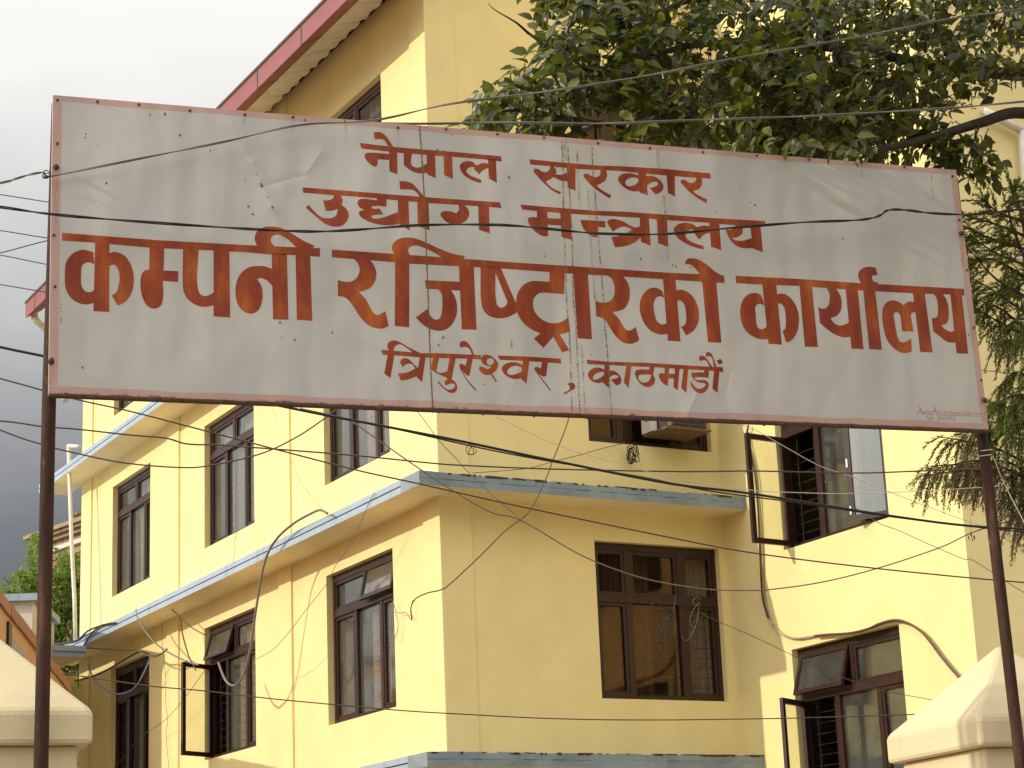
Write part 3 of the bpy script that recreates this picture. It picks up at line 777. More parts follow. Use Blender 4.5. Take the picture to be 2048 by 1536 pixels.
for ln, txt in LINES.items():
    k = MB(); zi = 0
    for row in txt.strip().splitlines():
        reg, rest = row.split(' ', 1)
        ox, oy, kk = REG[reg]
        zi += 1
        off = 0.00028 + (zi % 7) * 0.00003
        loops = [[S(ox + x / kk, oy + y / kk, off) for x, y in outline(sp)] for sp in rest.split('|')]
        flat = [p for lp in loops for p in lp]
        tri = tessellate_polygon([[Vector((p.x, p.z, 0)) for p in lp] for lp in loops])
        k.add(flat, [(c, b, a) for a, b, c in tri])
    me_o = k.build('lettering', M['letter'], sign)
    bm = bmesh.new(); bm.from_mesh(me_o.data); bmesh.ops.recalc_face_normals(bm, faces=bm.faces)
    for f in bm.faces:
        if f.normal.y > 0: f.normal_flip()
    bm.to_mesh(me_o.data); bm.free()
# small painter's signature in the lower right corner
M['sig'] = simple('signature_paint', (0.36, 0.12, 0.07), 0.6)
def text_mesh(body, x0, y0, x1, y1, hpx, shear):
    cu = bpy.data.curves.new('signature', 'FONT'); cu.body = body; cu.size = 1; cu.shear = shear; cu.resolution_u = 2
    to = bpy.data.objects.new('signature', cu); COL.objects.link(to)
    dg = bpy.context.evaluated_depsgraph_get()
    me = bpy.data.meshes.new_from_object(to.evaluated_get(dg)); bpy.data.objects.remove(to)
    xs = [v.co.x for v in me.vertices]; w0, w1 = min(xs), max(xs)
    vs_ = []
    for v in me.vertices:
        u = (v.co.x - w0) / (w1 - w0); x = x0 + (x1 - x0) * u; y = y0 + (y1 - y0) * u - v.co.y * hpx
        vs_.append(S(x, y, .0003))
    fs = [tuple(p.vertices) for p in me.polygons]
    return vs_, fs
k = MB()
k.add(*text_mesh("asha", 1844, 826, 1863, 827, 9.5, .25))
k.add(*text_mesh("rt", 1874, 827, 1884, 827.5, 10.5, .25))
k.add(*text_mesh("& Computer Design Center", 1887, 827.5, 1966.5, 830.5, 9.5, .3))
k.add(*text_mesh("Tel:- 2010763", 1851, 839.5, 1911, 841.5, 11.5, .2))
def stroke(pix, w, off=.00034):
    P = spline([Vector((x, y, 0)) for x, y in pix], 6)
    for a, b in zip(P[:-1], P[1:]):
        d = (b - a).normalized(); nrm = Vector((-d.y, d.x, 0)) * w
        k.quad(S(*(a + nrm).xy, off), S(*(b + nrm).xy, off), S(*(b - nrm).xy, off), S(*(a - nrm).xy, off))
for dx in (0, 29.5):
    dy = dx * .055
    stroke([(1835 + dx, 811 + dy), (1839 + dx, 813 + dy), (1841 + dx, 819 + dy), (1843 + dx, 825 + dy), (1846 + dx, 827.5 + dy), (1864 + dx, 829 + dy)], .55)
    stroke([(1841 + dx, 815 + dy), (1838 + dx, 823 + dy), (1836 + dx, 827 + dy), (1833.5 + dx, 827.5 + dy)], .55, .00038)
    stroke([(1837 + dx, 821 + dy), (1844 + dx, 821.5 + dy)], .5, .00042)
stroke([(1893, 830.8), (1920, 831), (1945, 832.2), (1966, 832.5)], .4, .00046)
k.build('signature', M['sig'], sign)

# ================================================================== YELLOW OFFICE BUILDING (local: v, u, z)
bld = empty('office_building', BC, YAWB, label='tall yellow plastered office building with blue-grey ledges and red-edged roof', cat='building')
E_ = EYE
LEN = 14.1; VIN = 4.08; URW = -4.5; WTOP = 12.25

def facade(k, P, a0, a1, z0, z1, holes, depth, mi=0):
    """P(a, d, z) -> point; d is depth behind the face. Sheet with window openings and their reveals."""
    A = sorted({a0, a1, *[h[0] for h in holes], *[h[1] for h in holes]}); Z = sorted({z0, z1, *[h[2] for h in holes], *[h[3] for h in holes]})
    for i in range(len(A) - 1):
        for j in range(len(Z) - 1):
            ca, cz = (A[i] + A[i + 1]) / 2, (Z[j] + Z[j + 1]) / 2
            if any(h[0] < ca < h[1] and h[2] < cz < h[3] for h in holes): continue
            k.quad(P(A[i], 0, Z[j]), P(A[i + 1], 0, Z[j]), P(A[i + 1], 0, Z[j + 1]), P(A[i], 0, Z[j + 1]), mi)
    for h0, h1, q0, q1 in holes:
        k.quad(P(h0, 0, q0), P(h0, 0, q1), P(h0, depth, q1), P(h0, depth, q0), mi)
        k.quad(P(h1, 0, q0), P(h1, depth, q0), P(h1, depth, q1), P(h1, 0, q1), mi)
        k.quad(P(h0, 0, q0), P(h0, depth, q0), P(h1, depth, q0), P(h1, 0, q0), mi)
        k.quad(P(h0, 0, q1), P(h1, 0, q1), P(h1, depth, q1), P(h0, depth, q1), mi)

PL = lambda a, d, z: Vector((0.032 + d, LEN - a, z + E_))          # sunny face, bays set 3 cm behind the piers
PC = lambda a, d, z: Vector((a, 0.03 + d, z + E_))                # courtyard face
PR = lambda a, d, z: Vector((VIN + d, -a, z + E_))                # return wall, a = towards the camera
PX = lambda a, d, z: Vector((VIN + a, URW + d, z + E_))           # far right face
win_u = [(12.43, 10.47), (7.96, 5.92), (3.41, 1.37)]
win_z = [(2.98, 4.94), (6.16, 8.08), (9.34, 11.30)]
hL = [(LEN - a, LEN - b, z0, z1) for a, b in win_u for z0, z1 in win_z]
hC = [(2.14, 3.98, 2.96, 4.90), (2.14, 3.98, 6.16, 8.08), (2.14, 3.98, 9.34, 11.30)]
hR = [(1.22, 3.26, 1.47, 3.43), (1.22, 3.26, 4.65, 6.61), (1.22, 3.26, 7.83, 9.79)]
k = MB()
facade(k, PL, 0, LEN, -E_, WTOP, hL, 0.16)
facade(k, PC, 0.05, VIN, -E_, 12.1, hC, 0.16)
k.add([PC(.05, 0, 12.1), PC(VIN, 0, 12.1), PC(VIN, 0, 14.2), PC(.05, 0, 12.3)], [(0, 1, 2, 3)])
facade(k, PR, -0.08, -URW, -E_, WTOP + 2.2, hR, 0.16)
facade(k, PX, 0.0, 9.0, -E_, WTOP + 2.2, [(3.2, 5.0, 3.0, 4.9), (3.2, 5.0, 6.2, 8.1)], 0.16)
# far sides close the shell
k.quad(*[Vector(p) for p in ((0.05, LEN, 0), (12, LEN, 0), (12, LEN, WTOP + E_), (0.05, LEN, WTOP + E_))])
k.quad(*[Vector(p) for p in ((13.08, URW, 0), (13.08, 9, 0), (13.08, 9, WTOP + 2.2 + E_), (13.08, URW, WTOP + 2.2 + E_))])
k.quad(*[Vector(p) for p in ((12, LEN, 0), (13.08, 9, 0), (13.08, 9, WTOP + E_), (12, LEN, WTOP + E_))])
k.build('wall', M['wall'], bld)
# storeys inside, so the windows look into real rooms
k = MB()
for zf in (2.05, 5.25, 8.45, 11.65):
    k.box(0.30, 11.9, 0.30, LEN - .1, zf + E_ - .06, zf + E_ + .06)
for zf in (0.75, 3.93, 7.11, 10.3):
    k.box(VIN + .3, 12.9, URW + .3, 0.02, zf + E_ - .06, zf + E_ + .06)
for uu in (4.75, 9.2):
    k.box(0.34, 6, uu - .06, uu + .06, 0.1, WTOP + E_ - .1)
k.box(5.5, 5.6, 0.3, LEN - .2, .1, WTOP + E_ - .1)
k.box(VIN + 3, VIN + 3.1, URW + .3, 0, .1, WTOP + E_ - .1)
k.build('room_partition', M['floor'], bld)
# piers standing slightly proud of the bays
for u0, u1 in ((0.0, 0.45), (4.54, 4.98), (9.04, 9.60), (13.56, LEN)):
    k = MB()
    lo = 0.0 if u0 else -0.0
    k.box(0.0, 0.30 if u0 else 0.43, u0, u1 + (0.02 if u1 == LEN else 0), 0, WTOP + E_)
    k.build('pier', M['wall'], bld, bevel=0.008)

# ledges: two-step blue-grey edge over a cream underside
def ledge(zb, C_side=True, u_end=LEN + .5, worn=True, h=0.165):
    k = MB(); z = zb + E_
    o = .50
    for (q0, q1, oo) in ((0, h * .46, o), (h * .46, h * .56, o - .018), (h * .56, h, o)):
        mi = 2 if abs(oo - o) > .001 else 0
        k.box(-oo, 0.05 if q0 == 0 else .049, 0.0 if C_side else 0.0, u_end, z + q0, z + q1, mi, bottom=1 if q0 == 0 else mi)
    k.build('ledge', [M['blue'], M['soffit'], M['dark_line']], bld)
    if C_side:
        k = MB(); n = 26; r2 = random.Random(int(zb * 10))
        for j in range(n):
            v0 = -o + (VIN + o) * j / n; v1 = -o + (VIN + o) * (j + 1) / n
            for (q0, q1, oo) in ((0, h * .46, o), (h * .46, h * .54, o - .008 * r2.random()), (h * .54, h * r2.uniform(.93, 1.03), o)):
                k.box(v0, v1 if j < n - 1 else VIN - .001, -oo, -0.0005 if v0 < 0.04 else 0.031, z + q0, z + q1, 0, bottom=1 if q0 == 0 else 0)
        for j in range(44):
            v0 = -o + (VIN + o - .1) * r2.random() ** .8; w_ = r2.choice((.015, .03, .05, .11, .2)) * r2.uniform(.7, 1.3)
            k.box(v0, v0 + w_, -o - r2.uniform(.002, .007), -o + r2.uniform(.03, .12), z + h * r2.choice((.86, .9, .95, .97)), z + h * r2.uniform(.985, 1.03), 2)
        k.build('ledge', [M['blue_worn'], M['soffit'], M['lichen']], bld)
ledge(2.08); ledge(5.30); ledge(8.50, u_end=LEN + 1.0)

# ---- windows
def make_window(P, W_, H_, lower=(.34, .72), tr=.265, open_side=0.0, awn=None, curtain=None, glassm=None, grille=True, right_open=0.0, top3=False):
    """P(a, d, z): local window plane. Frame is the part; panes, sashes, curtain and grille are its pieces."""
    gm = glassm or M['glass']
    k = MB()
    def bx(a0, a1, d0, d1, z0, z1, kk=None, mi=0):
        kk = kk or k
        vs_ = [P(a, d, z) for z in (z0, z1) for d in (d0, d1) for a in (a0, a1)]
        kk.add(vs_, [(0, 2, 3, 1), (4, 5, 7, 6), (0, 1, 5, 4), (2, 6, 7, 3), (0, 4, 6, 2), (1, 3, 7, 5)], mi)
    d0, d1, fw = .09, .165, .06
    zt = H_ * (1 - tr)
    bx(0.002, fw, d0, d1, 0.002, H_ - .002); bx(W_ - fw, W_ - .002, d0, d1, 0.002, H_ - .002)
    bx(fw, W_ - fw, d0, d1, 0.002, fw); bx(fw, W_ - fw, d0, d1, H_ - fw - .03, H_ - .002)
    bx(fw, W_ - fw, d0 - .01, d1, zt - .045, zt + .045)
    m1, m2 = W_ * lower[0], W_ * lower[1]
    bx(m1 - .045, m1 + .045, d0 + .003, d1, fw, zt - .045); bx(m2 - .04, m2 + .04, d0 + .003, d1, fw, zt - .045)
    tops = ((m1, .045), (m2, .04)) if top3 else ((W_ / 2, .035),)
    for c_, w_ in tops: bx(c_ - w_, c_ + w_, d0 + .003, d1, zt + .045, H_ - fw - .03)
    sf = .045
    def light(a0, a1, z0, z1):          # narrow bead around a fixed pane
        bx(a0, a0 + sf, d0 + .012, d1 - .02, z0, z1); bx(a1 - sf, a1, d0 + .012, d1 - .02, z0, z1)
        bx(a0 + sf, a1 - sf, d0 + .012, d1 - .02, z0, z0 + sf); bx(a0 + sf, a1 - sf, d0 + .012, d1 - .02, z1 - sf, z1)
    g = MB()
    def pane(a0, a1, z0, z1, d=.135):
        g.quad(P(a0, d, z0), P(a1, d, z0), P(a1, d, z1), P(a0, d, z1))
    L1 = (fw, m1 - .045, fw, zt - .045); L3 = (m2 + .04, W_ - fw, fw, zt - .045); L2 = (m1 + .045, m2 - .04, fw, zt - .045)
    T1 = (fw, W_ / 2 - .035, zt + .045, H_ - fw - .03); T2 = (W_ / 2 + .035, W_ - fw, zt + .045, H_ - fw - .03)
    if not open_side: light(*L1); pane(*L1)
    pane(*L2)
    if not right_open: light(*L3); pane(*L3)
    Ts = (T1, T2)
    if top3: Ts = tuple((a0, a1, zt + .045, H_ - fw - .03) for a0, a1 in ((fw, m1 - .045), (m1 + .045, m2 - .04), (m2 + .04, W_ - fw)))
    for i, T in enumerate(Ts):
        if awn and awn[0] == i: continue
        light(*T); pane(*T)
    fr = k.build('window', M['wood'], bld)
    if g.v: g.build('pane', gm, fr)
    def sash(a_h, width, ang, z0, z1, hinge_right=False):
        """casement swung outwards about a vertical hinge at a_h"""
        s_ = MB(); gl = MB(); hg = MB()
        ca, sa = math.cos(ang), math.sin(ang)
        sg = -1 if hinge_right else 1
        def Q(x, y, z):                   # x along the sash from the hinge, y through it
            return P(a_h + sg * (x * ca + y * sa), d0 - .012 - x * sa + y * ca, z)
        w = .065
        def qb(x0, x1, z0_, z1_):
            vs_ = [Q(x, y, z) for z in (z0_, z1_) for y in (0, .042) for x in (x0, x1)]
            s_.add(vs_, [(0, 2, 3, 1), (4, 5, 7, 6), (0, 1, 5, 4), (2, 6, 7, 3), (0, 4, 6, 2), (1, 3, 7, 5)])
        qb(0, w, z0, z1); qb(width - w, width, z0, z1); qb(w, width - w, z0, z0 + w); qb(w, width - w, z1 - w, z1)
        gl.quad(Q(w, .021, z0 + w), Q(width - w, .021, z0 + w), Q(width - w, .021, z1 - w), Q(w, .021, z1 - w))
        so_ = s_.build('sash', M['wood'], fr)
        for zz in (z0 + .12, (z0 + z1) / 2, z1 - .12):
            vs_ = [Q(x, y, z) for z in (zz - .05, zz + .05) for y in (-.008, -.001) for x in (width - .028, width - .008)]
            hg = MB(); hg.add(vs_, [(0, 2, 3, 1), (4, 5, 7, 6), (0, 1, 5, 4), (2, 6, 7, 3), (0, 4, 6, 2), (1, 3, 7, 5)]); hg.build('latch', M['brass'], fr)
        gl.build('sash_pane', M['glass_clear'] if not hinge_right else gm, fr)
    if open_side: sash(fw - .02, m1 - fw - .005, open_side, fw - .02, zt - .04)
    if right_open: sash(W_ - fw + .02, W_ - m2 - fw - .005, right_open, fw - .02, zt - .04, True)
    if awn:
        T = (T1, T2)[awn[0]]; ang = awn[1]
        s_ = MB(); gl = MB(); w = .05; hh = T[3] - T[2] + .05; zt2 = T[3] + .02
        def Q(a, y, h): return P(a, d0 - .01 - h * math.sin(ang) + y * math.cos(ang), zt2 - h * math.cos(ang) - y * math.sin(ang))
        def qb(a0, a1, h0, h1):
            vs_ = [Q(a, y, h) for h in (h0, h1) for y in (0, .04) for a in (a0, a1)]
            s_.add(vs_, [(0, 1, 3, 2), (4, 6, 7, 5), (0, 4, 5, 1), (2, 3, 7, 6), (0, 2, 6, 4), (1, 5, 7, 3)])
        A0, A1 = T[0] - .01, T[1] + .01
        qb(A0, A0 + w, 0, hh); qb(A1 - w, A1, 0, hh); qb(A0 + w, A1 - w, 0, w); qb(A0 + w, A1 - w, hh - w, hh)
        gl.quad(Q(A0 + w, .02, hh - w), Q(A1 - w, .02, hh - w), Q(A1 - w, .02, w), Q(A0 + w, .02, w))
        s_.build('awning_sash', M['wood'], fr); gl.build('sash_pane', gm, fr)
    if grille:
        s_ = MB(); n = int((zt - .2) / .125)
        for i in range(1, n + 1):
            z = .06 + i * .125
            s_.tube([P(fw, .19, z), P(W_ - fw, .19, z)], .0042, 5, caps=False)
        for a in np.linspace(fw + .1, W_ - fw - .1, 6):
            s_.tube([P(a, .197, .03), P(a, .197, zt)], .005, 5, caps=False)
        s_.build('grille', M['steel'], fr)
    if curtain:
        for (a0, a1, mat_) in curtain:
            s_ = MB(); n = 60; zz = (0.02, H_ * .5, H_ - .05)
            pts = []
            for i in range(n + 1):
                a = (a0 + (a1 - a0) * i / n) * W_
                pts.append((a, .27 + .030 * math.sin(i * 1.35) + .012 * math.sin(i * .53 + 1)))
            for j in range(2):
                for i in range(n):
                    s_.quad(P(pts[i][0], pts[i][1], zz[j]), P(pts[i + 1][0], pts[i + 1][1], zz[j]), P(pts[i + 1][0], pts[i + 1][1], zz[j + 1]), P(pts[i][0], pts[i][1], zz[j + 1]))
            s_.build('curtain', mat_, fr, True)
    return fr
def WL(i, j, **kw):
    u0, u1 = win_u[i]; z0, z1 = win_z[j]
    return make_window(lambda a, d, z: PL(LEN - u0 + a, d, z0 + z), u0 - u1, z1 - z0, **kw)
cg, cp = M['curtain_grey'], M['curtain']
tag(WL(0, 0, glassm=M['glass_dark'], curtain=[(.36, .98, cp)]), 'window in the shade beside the link roof')
tag(WL(1, 0, open_side=R(64), awn=(0, R(17)), curtain=[(.37, .98, cp)]), 'window with its left casement swung open and upper left light tilted out')
tag(WL(2, 0, awn=(1, R(13)), curtain=[(.40, .98, cp)]), 'window with pink striped curtain and upper right light tilted out')
WL(0, 1, curtain=[(.36, .98, cg)]); WL(1, 1, curtain=[(.06, .98, cg)]); WL(2, 1, curtain=[(.38, .98, cp)])
WL(0, 2, grille=False); WL(1, 2, grille=False); WL(2, 2, grille=False, curtain=[(.55, .98, cg)])
for j, (a0, a1, z0, z1) in enumerate(hC):
    fr = make_window(lambda a, d, z, a0=a0, z0=z0: PC(a0 + a, d, z0 + z), a1 - a0, z1 - z0, lower=(.28, .70), tr=.36, top3=True, glassm=M['glass_dark'], curtain=[(.70, .98, cg), (.12, .5, M['curtain_brown'])] if j == 0 else None, grille=(j == 0))
    if j == 0: tag(fr, 'dark brown window in the shaded courtyard face')
def WR(j, **kw):
    a0, a1, z0, z1 = hR[j]
    return make_window(lambda a, d, z: PR(a0 + a, d, z0 + z), a1 - a0, z1 - z0, **kw)
tag(WR(0, open_side=R(62), awn=(0, R(17)), tr=.30), 'paint-spattered window with open left casement and upper left light tilted out')
tag(WR(1, open_side=R(84), right_open=R(32)), 'window with both side casements swung open')
WR(2)
for z0 in (3.0, 6.2):
    make_window(lambda a, d, z, z0=z0: PX(3.2 + a, d, z0 + z), 1.8, 1.9, glassm=M['glass_dark'], grille=False)

# ---- roof: red edge, ribbed underside, sheet above
zr = E_
EL0, EL1 = -1.0, LEN + .72
roof = MB()
EL0 = -.35
roof.quad((-.93, EL0, 12.02 + zr), (-.93, EL1, 12.02 + zr), (4.6, EL1 - 4, 14.6 + zr), (4.6, EL0, 14.6 + zr))
roof.quad((4.6, EL0, 14.6 + zr), (4.6, EL1 - 4, 14.6 + zr), (13, EL1, 12.02 + zr), (13, EL0, 12.02 + zr))
roof.quad((-.93, EL1, 12.02 + zr), (13, EL1, 12.02 + zr), (4.6, EL1 - 4, 14.6 + zr), (4.6, EL1 - 4, 14.59 + zr))
rf = roof.build('roof', M['roofsheet'], bld)
seg = 1.55
prof = [(-.90, 12.0), (-.90, 11.72), (-.60, 11.90), (-.58, 11.93), (-.87, 12.0)]
k = MB(); k.prism([Vector((v, 0, z + zr)) for v, z in prof], Vector((0, EL0, 0)), Vector((0, EL1, 0)))
prof2 = [(-.903, 12.0), (-.904, 11.715), (-.60, 11.895), (-.58, 11.93), (-.87, 12.0)]
j0 = EL0 + .6
while j0 < EL1:                      # dark lapped joints between sheet lengths
    k.prism([Vector((v, 0, z + zr)) for v, z in prof2], Vector((0, j0, 0)), Vector((0, j0 + .035, 0)), 1)
    j0 += seg
k.build('fascia', [M['red'], M['dark_line']], rf)
k = MB(); k.box(-.92, -.89, EL0, EL1, 12.003 + zr, 12.03 + zr); k.box(-.88, -.62, EL0 + .02, EL1 - .02, 11.93 + zr, 11.995 + zr)
k.build('gutter_rim', M['roofsheet'], rf)
k = MB(); n = 180
us = np.linspace(EL0 + .02, EL1 - .02, n + 1)
for i in range(n):
    h0 = .035 * (1 if (i // 2) % 2 else 0); h1 = .035 * (1 if ((i + 1) // 2) % 2 else 0)
    k.quad((-.60, us[i], 11.93 + h0 + zr), (-.60, us[i + 1], 11.93 + h1 + zr), (-.13 - .02 * ((i * 7) % 5) / 5, us[i + 1], 12.07 + h1 + zr), (-.13 - .02 * ((i * 7) % 5) / 5, us[i], 12.07 + h0 + zr))
k.build('eave_lining', M['ribbed'], rf)
# downpipe from the gutter end
k = MB()
pts = [onL(69, 622, -.74), onL(69, 634, -.74), onL(73, 641, -.70), onL(90, 657, -.40), onL(112, 690, -.06), onL(116, 740, -.06), onL(130, 800, -.06)]
k.tube(spline(pts, 5), .065, 12)
k.build('downpipe', M['pipe'], bld, True)
k = MB()
k.tube([onL(158, 893, -.45), onL(137, 892, -.45)], .035, 10); k.tube([onL(137, 891, -.45), onL(143, 1080, -.45), onL(149, 1200, -.42), onL(151, 1292, -.40)], .035, 10)
k.build('downpipe', M['pipe'], bld, True)
k = MB()
k.tube([onC(1966, 222, URW - .09), onC(2046, 262, URW - .09)], .05, 12); k.tube([onC(2043, 262, URW - .09), onC(2062, 520, URW - .09)], .05, 12)
k.build('downpipe', M['pipe'], bld, True)
k = MB()
k.tube([onC(1920, 496, URW - .06), onC(1990, 509, URW - .06), onC(2060, 521, URW - .06)], .022, 10)
k.build('downpipe', M['pipe'], bld, True)

# ---- link roof that joins the building at its far end
lk = empty('link_passage', BC + DU * 15.5 + DV * -2.0, YAWB, label='grey-edged flat roof of a passage at the far end of the yellow building', cat='covered passage')
LO = Vector((-2.0, 15.5, 0))
k = MB()
k.box(-5 - LO.x, -.56 - LO.x, 11.97 - LO.y, 17 - LO.y, 5.06 + E_, 5.145 + E_, 0, bottom=1); k.box(-5 - LO.x, -.55 - LO.x, 11.94 - LO.y, 17 - LO.y, 5.149 + E_, 5.24 + E_, 0)
k.build('roof_slab', [M['blue'], M['soffit']], lk)
k = MB()
k.box(-3.0 - LO.x, -2.6 - LO.x, 13.55 - LO.y, 17 - LO.y, 0, 5.05 + E_)  # unseen pier wall under the slab, placed to shade the sunny face
pz = [(0.0, 5.05), (0.0, 4.3), (-.12, 4.55), (-.35, 4.75), (-.75, 4.86), (-1.15, 4.75), (-1.4, 4.55), (-1.4, 5.05)]
k.prism([Vector((v - LO.x - .02, 0, z + E_)) for v, z in pz], Vector((0, 14.12 - LO.y, 0)), Vector((0, 14.3 - LO.y, 0)))
k.box(-3.2 - LO.x, -2.6 - LO.x, 12.0 - LO.y, 13.54 - LO.y, 0, 5.05 + E_)  # unseen block added to widen that shade along the sunny face
k.build('arch_and_shade_piers', M['wall'], lk)

# ---- air conditioner in the upper courtyard window
ac = empty('air_conditioner', BC + DV * 3.2 + DU * -.15 + Vector((0, 0, 6.2 + E_)), YAWB, label='boxy window air conditioner on a plywood shelf in the upper courtyard window', cat='air conditioner')
M['ac'] = simple('ac_case', (0.17, 0.14, 0.12), 0.6); M['ply'] = simple('plywood', (0.15, 0.085, 0.04), 0.7, 0.3, 14); M['acwhite'] = simple('ac_cream', (0.66, 0.62, 0.52), 0.5)
k = MB(); k.box(-.15, .40, -.30, .28, .12, .50); k.build('case', M['ac'], ac, bevel=.01)
k = MB(); k.box(-.24, .42, -.36, .20, .075, .10); k.build('shelf', M['ply'], ac)
for x0, x1 in ((-.26, -.19), (.46, .485)):
    k = MB(); k.box(x0, x1, -.05, .2, .11, .5); k.build('side_panel', M['acwhite'], ac)
k = MB()
for i in range(9):
    k.box(-.12, .37, -.315, -.301, .14 + i * .036, .155 + i * .036)
k.build('vent_grille', M['dark'], ac)

# ================================================================== GATE PILLARS
def pillar(name, near, near_is_right, yaw, W_, h, label):
    """near: the corner nearest us at the top of the cap's upright band"""
    U_ = Vector((-math.sin(yaw), math.cos(yaw), 0)); V_ = Vector((math.cos(yaw), math.sin(yaw), 0))
    c = near + (U_ + (-V_ if near_is_right else V_)) * (W_ / 2)
    t = empty(name, (c.x, c.y, 0), yaw, label=label, cat='gate pillar', group='gate pillars under the sign')
    z = near.z; a = W_ / 2
    k = MB()
    ring = [(-a, -a), (a, -a), (a, a), (-a, a)]
    vs_ = [(x, y, z - .125) for x, y in ring] + [(x, y, z) for x, y in ring] + [(0, 0, z + h)]
    k.add(vs_, [(3, 2, 1, 0), (0, 1, 5, 4), (1, 2, 6, 5), (2, 3, 7, 6), (3, 0, 4, 7), (4, 5, 8), (5, 6, 8), (6, 7, 8), (7, 4, 8)])
    k.build('cap', M['pillar'], t, bevel=.018)
    k = MB(); b = a - .05
    k.box(-b, b, -b, b, z - .235, z - .126); k.build('neck', M['pillar'], t, bevel=.012)
    k = MB(); b = a - .085
    k.box(-b, b, -b, b, 0, z - .236); k.build('shaft', M['pillar'], t, bevel=.012)
    return t
Pn = onS(1955, 1433, -.16)
pillar('gate_pillar', Pn, False, R(20), .80, .375, 'sunlit cream gate pillar with pyramid cap behind the right sign pole')
Pl = onS(187, 1420, -.14)
pillar('gate_pillar', Pl, True, R(20), .86, .43, 'shaded cream gate pillar with pyramid cap behind the left sign pole')

# ================================================================== ORANGE HOUSE ALONG THE LANE
A = at(0, 1148, 22.4); B = at(141, 1392, 30.0)
hz = (A.z + B.z) / 2
dirh = Vector((B.x - A.x, B.y - A.y, 0)).normalized(); L = (Vector((B.x, B.y, 0)) - Vector((A.x, A.y, 0))).length
yawh = math.atan2(-dirh.x, dirh.y)
hs = empty('orange_house', (A.x, A.y, 0), yawh, label='orange plastered house with a reddish tiled verge at the far left edge', cat='house')
M['orange'] = stained('orange_plaster', (0.62, 0.35, 0.17), (0.42, 0.22, 0.11), 0.4); M['verge'] = stained('clay_verge', (0.40, 0.20, 0.11), (0.24, 0.11, 0.06), 0.5)
k = MB(); k.box(-6, -.03, -7, L, 0, hz - .02); k.build('wall', M['orange'], hs)
k = MB()
nseg = 46
for i in range(nseg):
    y0 = -7 + (L + 7.1) * i / nseg; y1 = -7 + (L + 7.1) * (i + .99) / nseg; j = rng.uniform(-.012, .012)
    k.box(-.20, j * .4, y0, y1, hz - .12 + j * .2, hz + .02 + j * .5)
k.quad((-.3, -7, hz + .03), (-.3, L + .1, hz + .03), (-3.2, L + .1, hz + 1.5), (-3.2, -7, hz + 1.5)); k.quad((-3.2, -7, hz + 1.5), (-3.2, L + .1, hz + 1.5), (-6.1, L + .1, hz), (-6.1, -7, hz))
k.build('roof', M['verge'], hs)
def onH(x, y):
    n = Vector((dirh.y, -dirh.x, 0)); P = hit(x, y, Vector((A.x, A.y, EYE)) - n * .03, n); d = P - Vector((A.x, A.y, 0))
    return d.dot(dirh), P.z
(y0, z1), (y1, z0) = onH(13, 1246), onH(44, 1302)
k = MB(); k.box(-.06, 0.0, y0, y0 + .25, z0 - 1, z1 + .02); k.build('window_frame', M['wood'], hs)
k = MB(); k.box(-.06, -.01, y0 + .26, y1 + .3, z0 - 1, z1 - .1); k.build('notice_board', M['curtain_grey'], hs)

# ================================================================== WHITE HUT, BRICK BUILDING, GARDEN TREE BEHIND THE PASSAGE
h0 = at(28, 1190, 33); h1 = at(74, 1192, 33)
ht = empty('garden_outhouse', (h0.x, h0.y, 0), R(4), label='small pale outhouse with a grey slab roof half hidden by the orange house', cat='outhouse')
w = (h1 - h0).length
M['palewall'] = stained('pale_plaster', (0.62, 0.58, 0.50), (0.4, 0.36, 0.3), 0.3)
k = MB(); k.box(-1.5, w - .06, 0, 2.2, 0, h0.z - .11); k.build('wall', M['palewall'], ht)
k = MB(); k.box(-1.6, w + .02, -.12, 2.3, h0.z - .108, h0.z); k.build('roof_slab', M['blue'], ht)

bp = at(92, 1094, 58); top = at(105, 1062, 58)
byaw = R(42)
br = empty('brick_building', (bp.x, bp.y, 0), byaw, label='old red brick building with stepped cornice behind the garden tree', cat='building')
def brickmat():
    m, t, b = nmat('old_brick')
    v = coords(t)
    bk = t.nodes.new('ShaderNodeTexBrick'); bk.inputs['Scale'].default_value = 1.0
    bk.inputs['Brick Width'].default_value = .24; bk.inputs['Row Height'].default_value = .075; bk.inputs['Mortar Size'].default_value = .008
    bk.inputs['Color1'].default_value = (.33, .12, .05, 1); bk.inputs['Color2'].default_value = (.24, .085, .04, 1); bk.inputs['Mortar'].default_value = (.28, .21, .15, 1)
    sp = t.nodes.new('ShaderNodeSeparateXYZ'); t.links.new(v, sp.inputs[0]); cb = t.nodes.new('ShaderNodeCombineXYZ')
    t.links.new(mathn(t, 'ADD', sp.outputs['X'], sp.outputs['Y']), cb.inputs['X']); t.links.new(sp.outputs['Z'], cb.inputs['Y']); t.links.new(cb.outputs[0], bk.inputs['Vector'])
    t.links.new(bk.outputs['Color'], b.inputs['Base Color']); b.inputs['Roughness'].default_value = .9
    return m
M['brick'] = brickmat(); M['stone'] = stained('weathered_stone', (0.31, 0.235, 0.14), (0.10, 0.075, 0.045), 0.9)
M['moss'] = simple('mossy_roof', (0.17, 0.14, 0.08), 0.95, 0.4, 3, .05, 8)
zb = bp.z
k = MB(); k.box(0, 8, -9, 0, 0, zb - .45); k.build('wall', M['brick'], br)
tiers = [(.05, -.45, -.25), (.16, -.245, -.13), (.10, -.125, .02), (.24, .025, .13), (.36, .135, .22), (.46, .225, .33)]
for i, (o, a_, b_) in enumerate(tiers):
    k = MB(); k.box(-o, 8 + o, -9 - o, o, zb + a_, zb + b_); k.build('cornice', M['palewall'] if i == 1 else M['stone'], br)
k = MB(); zt = zb + .335
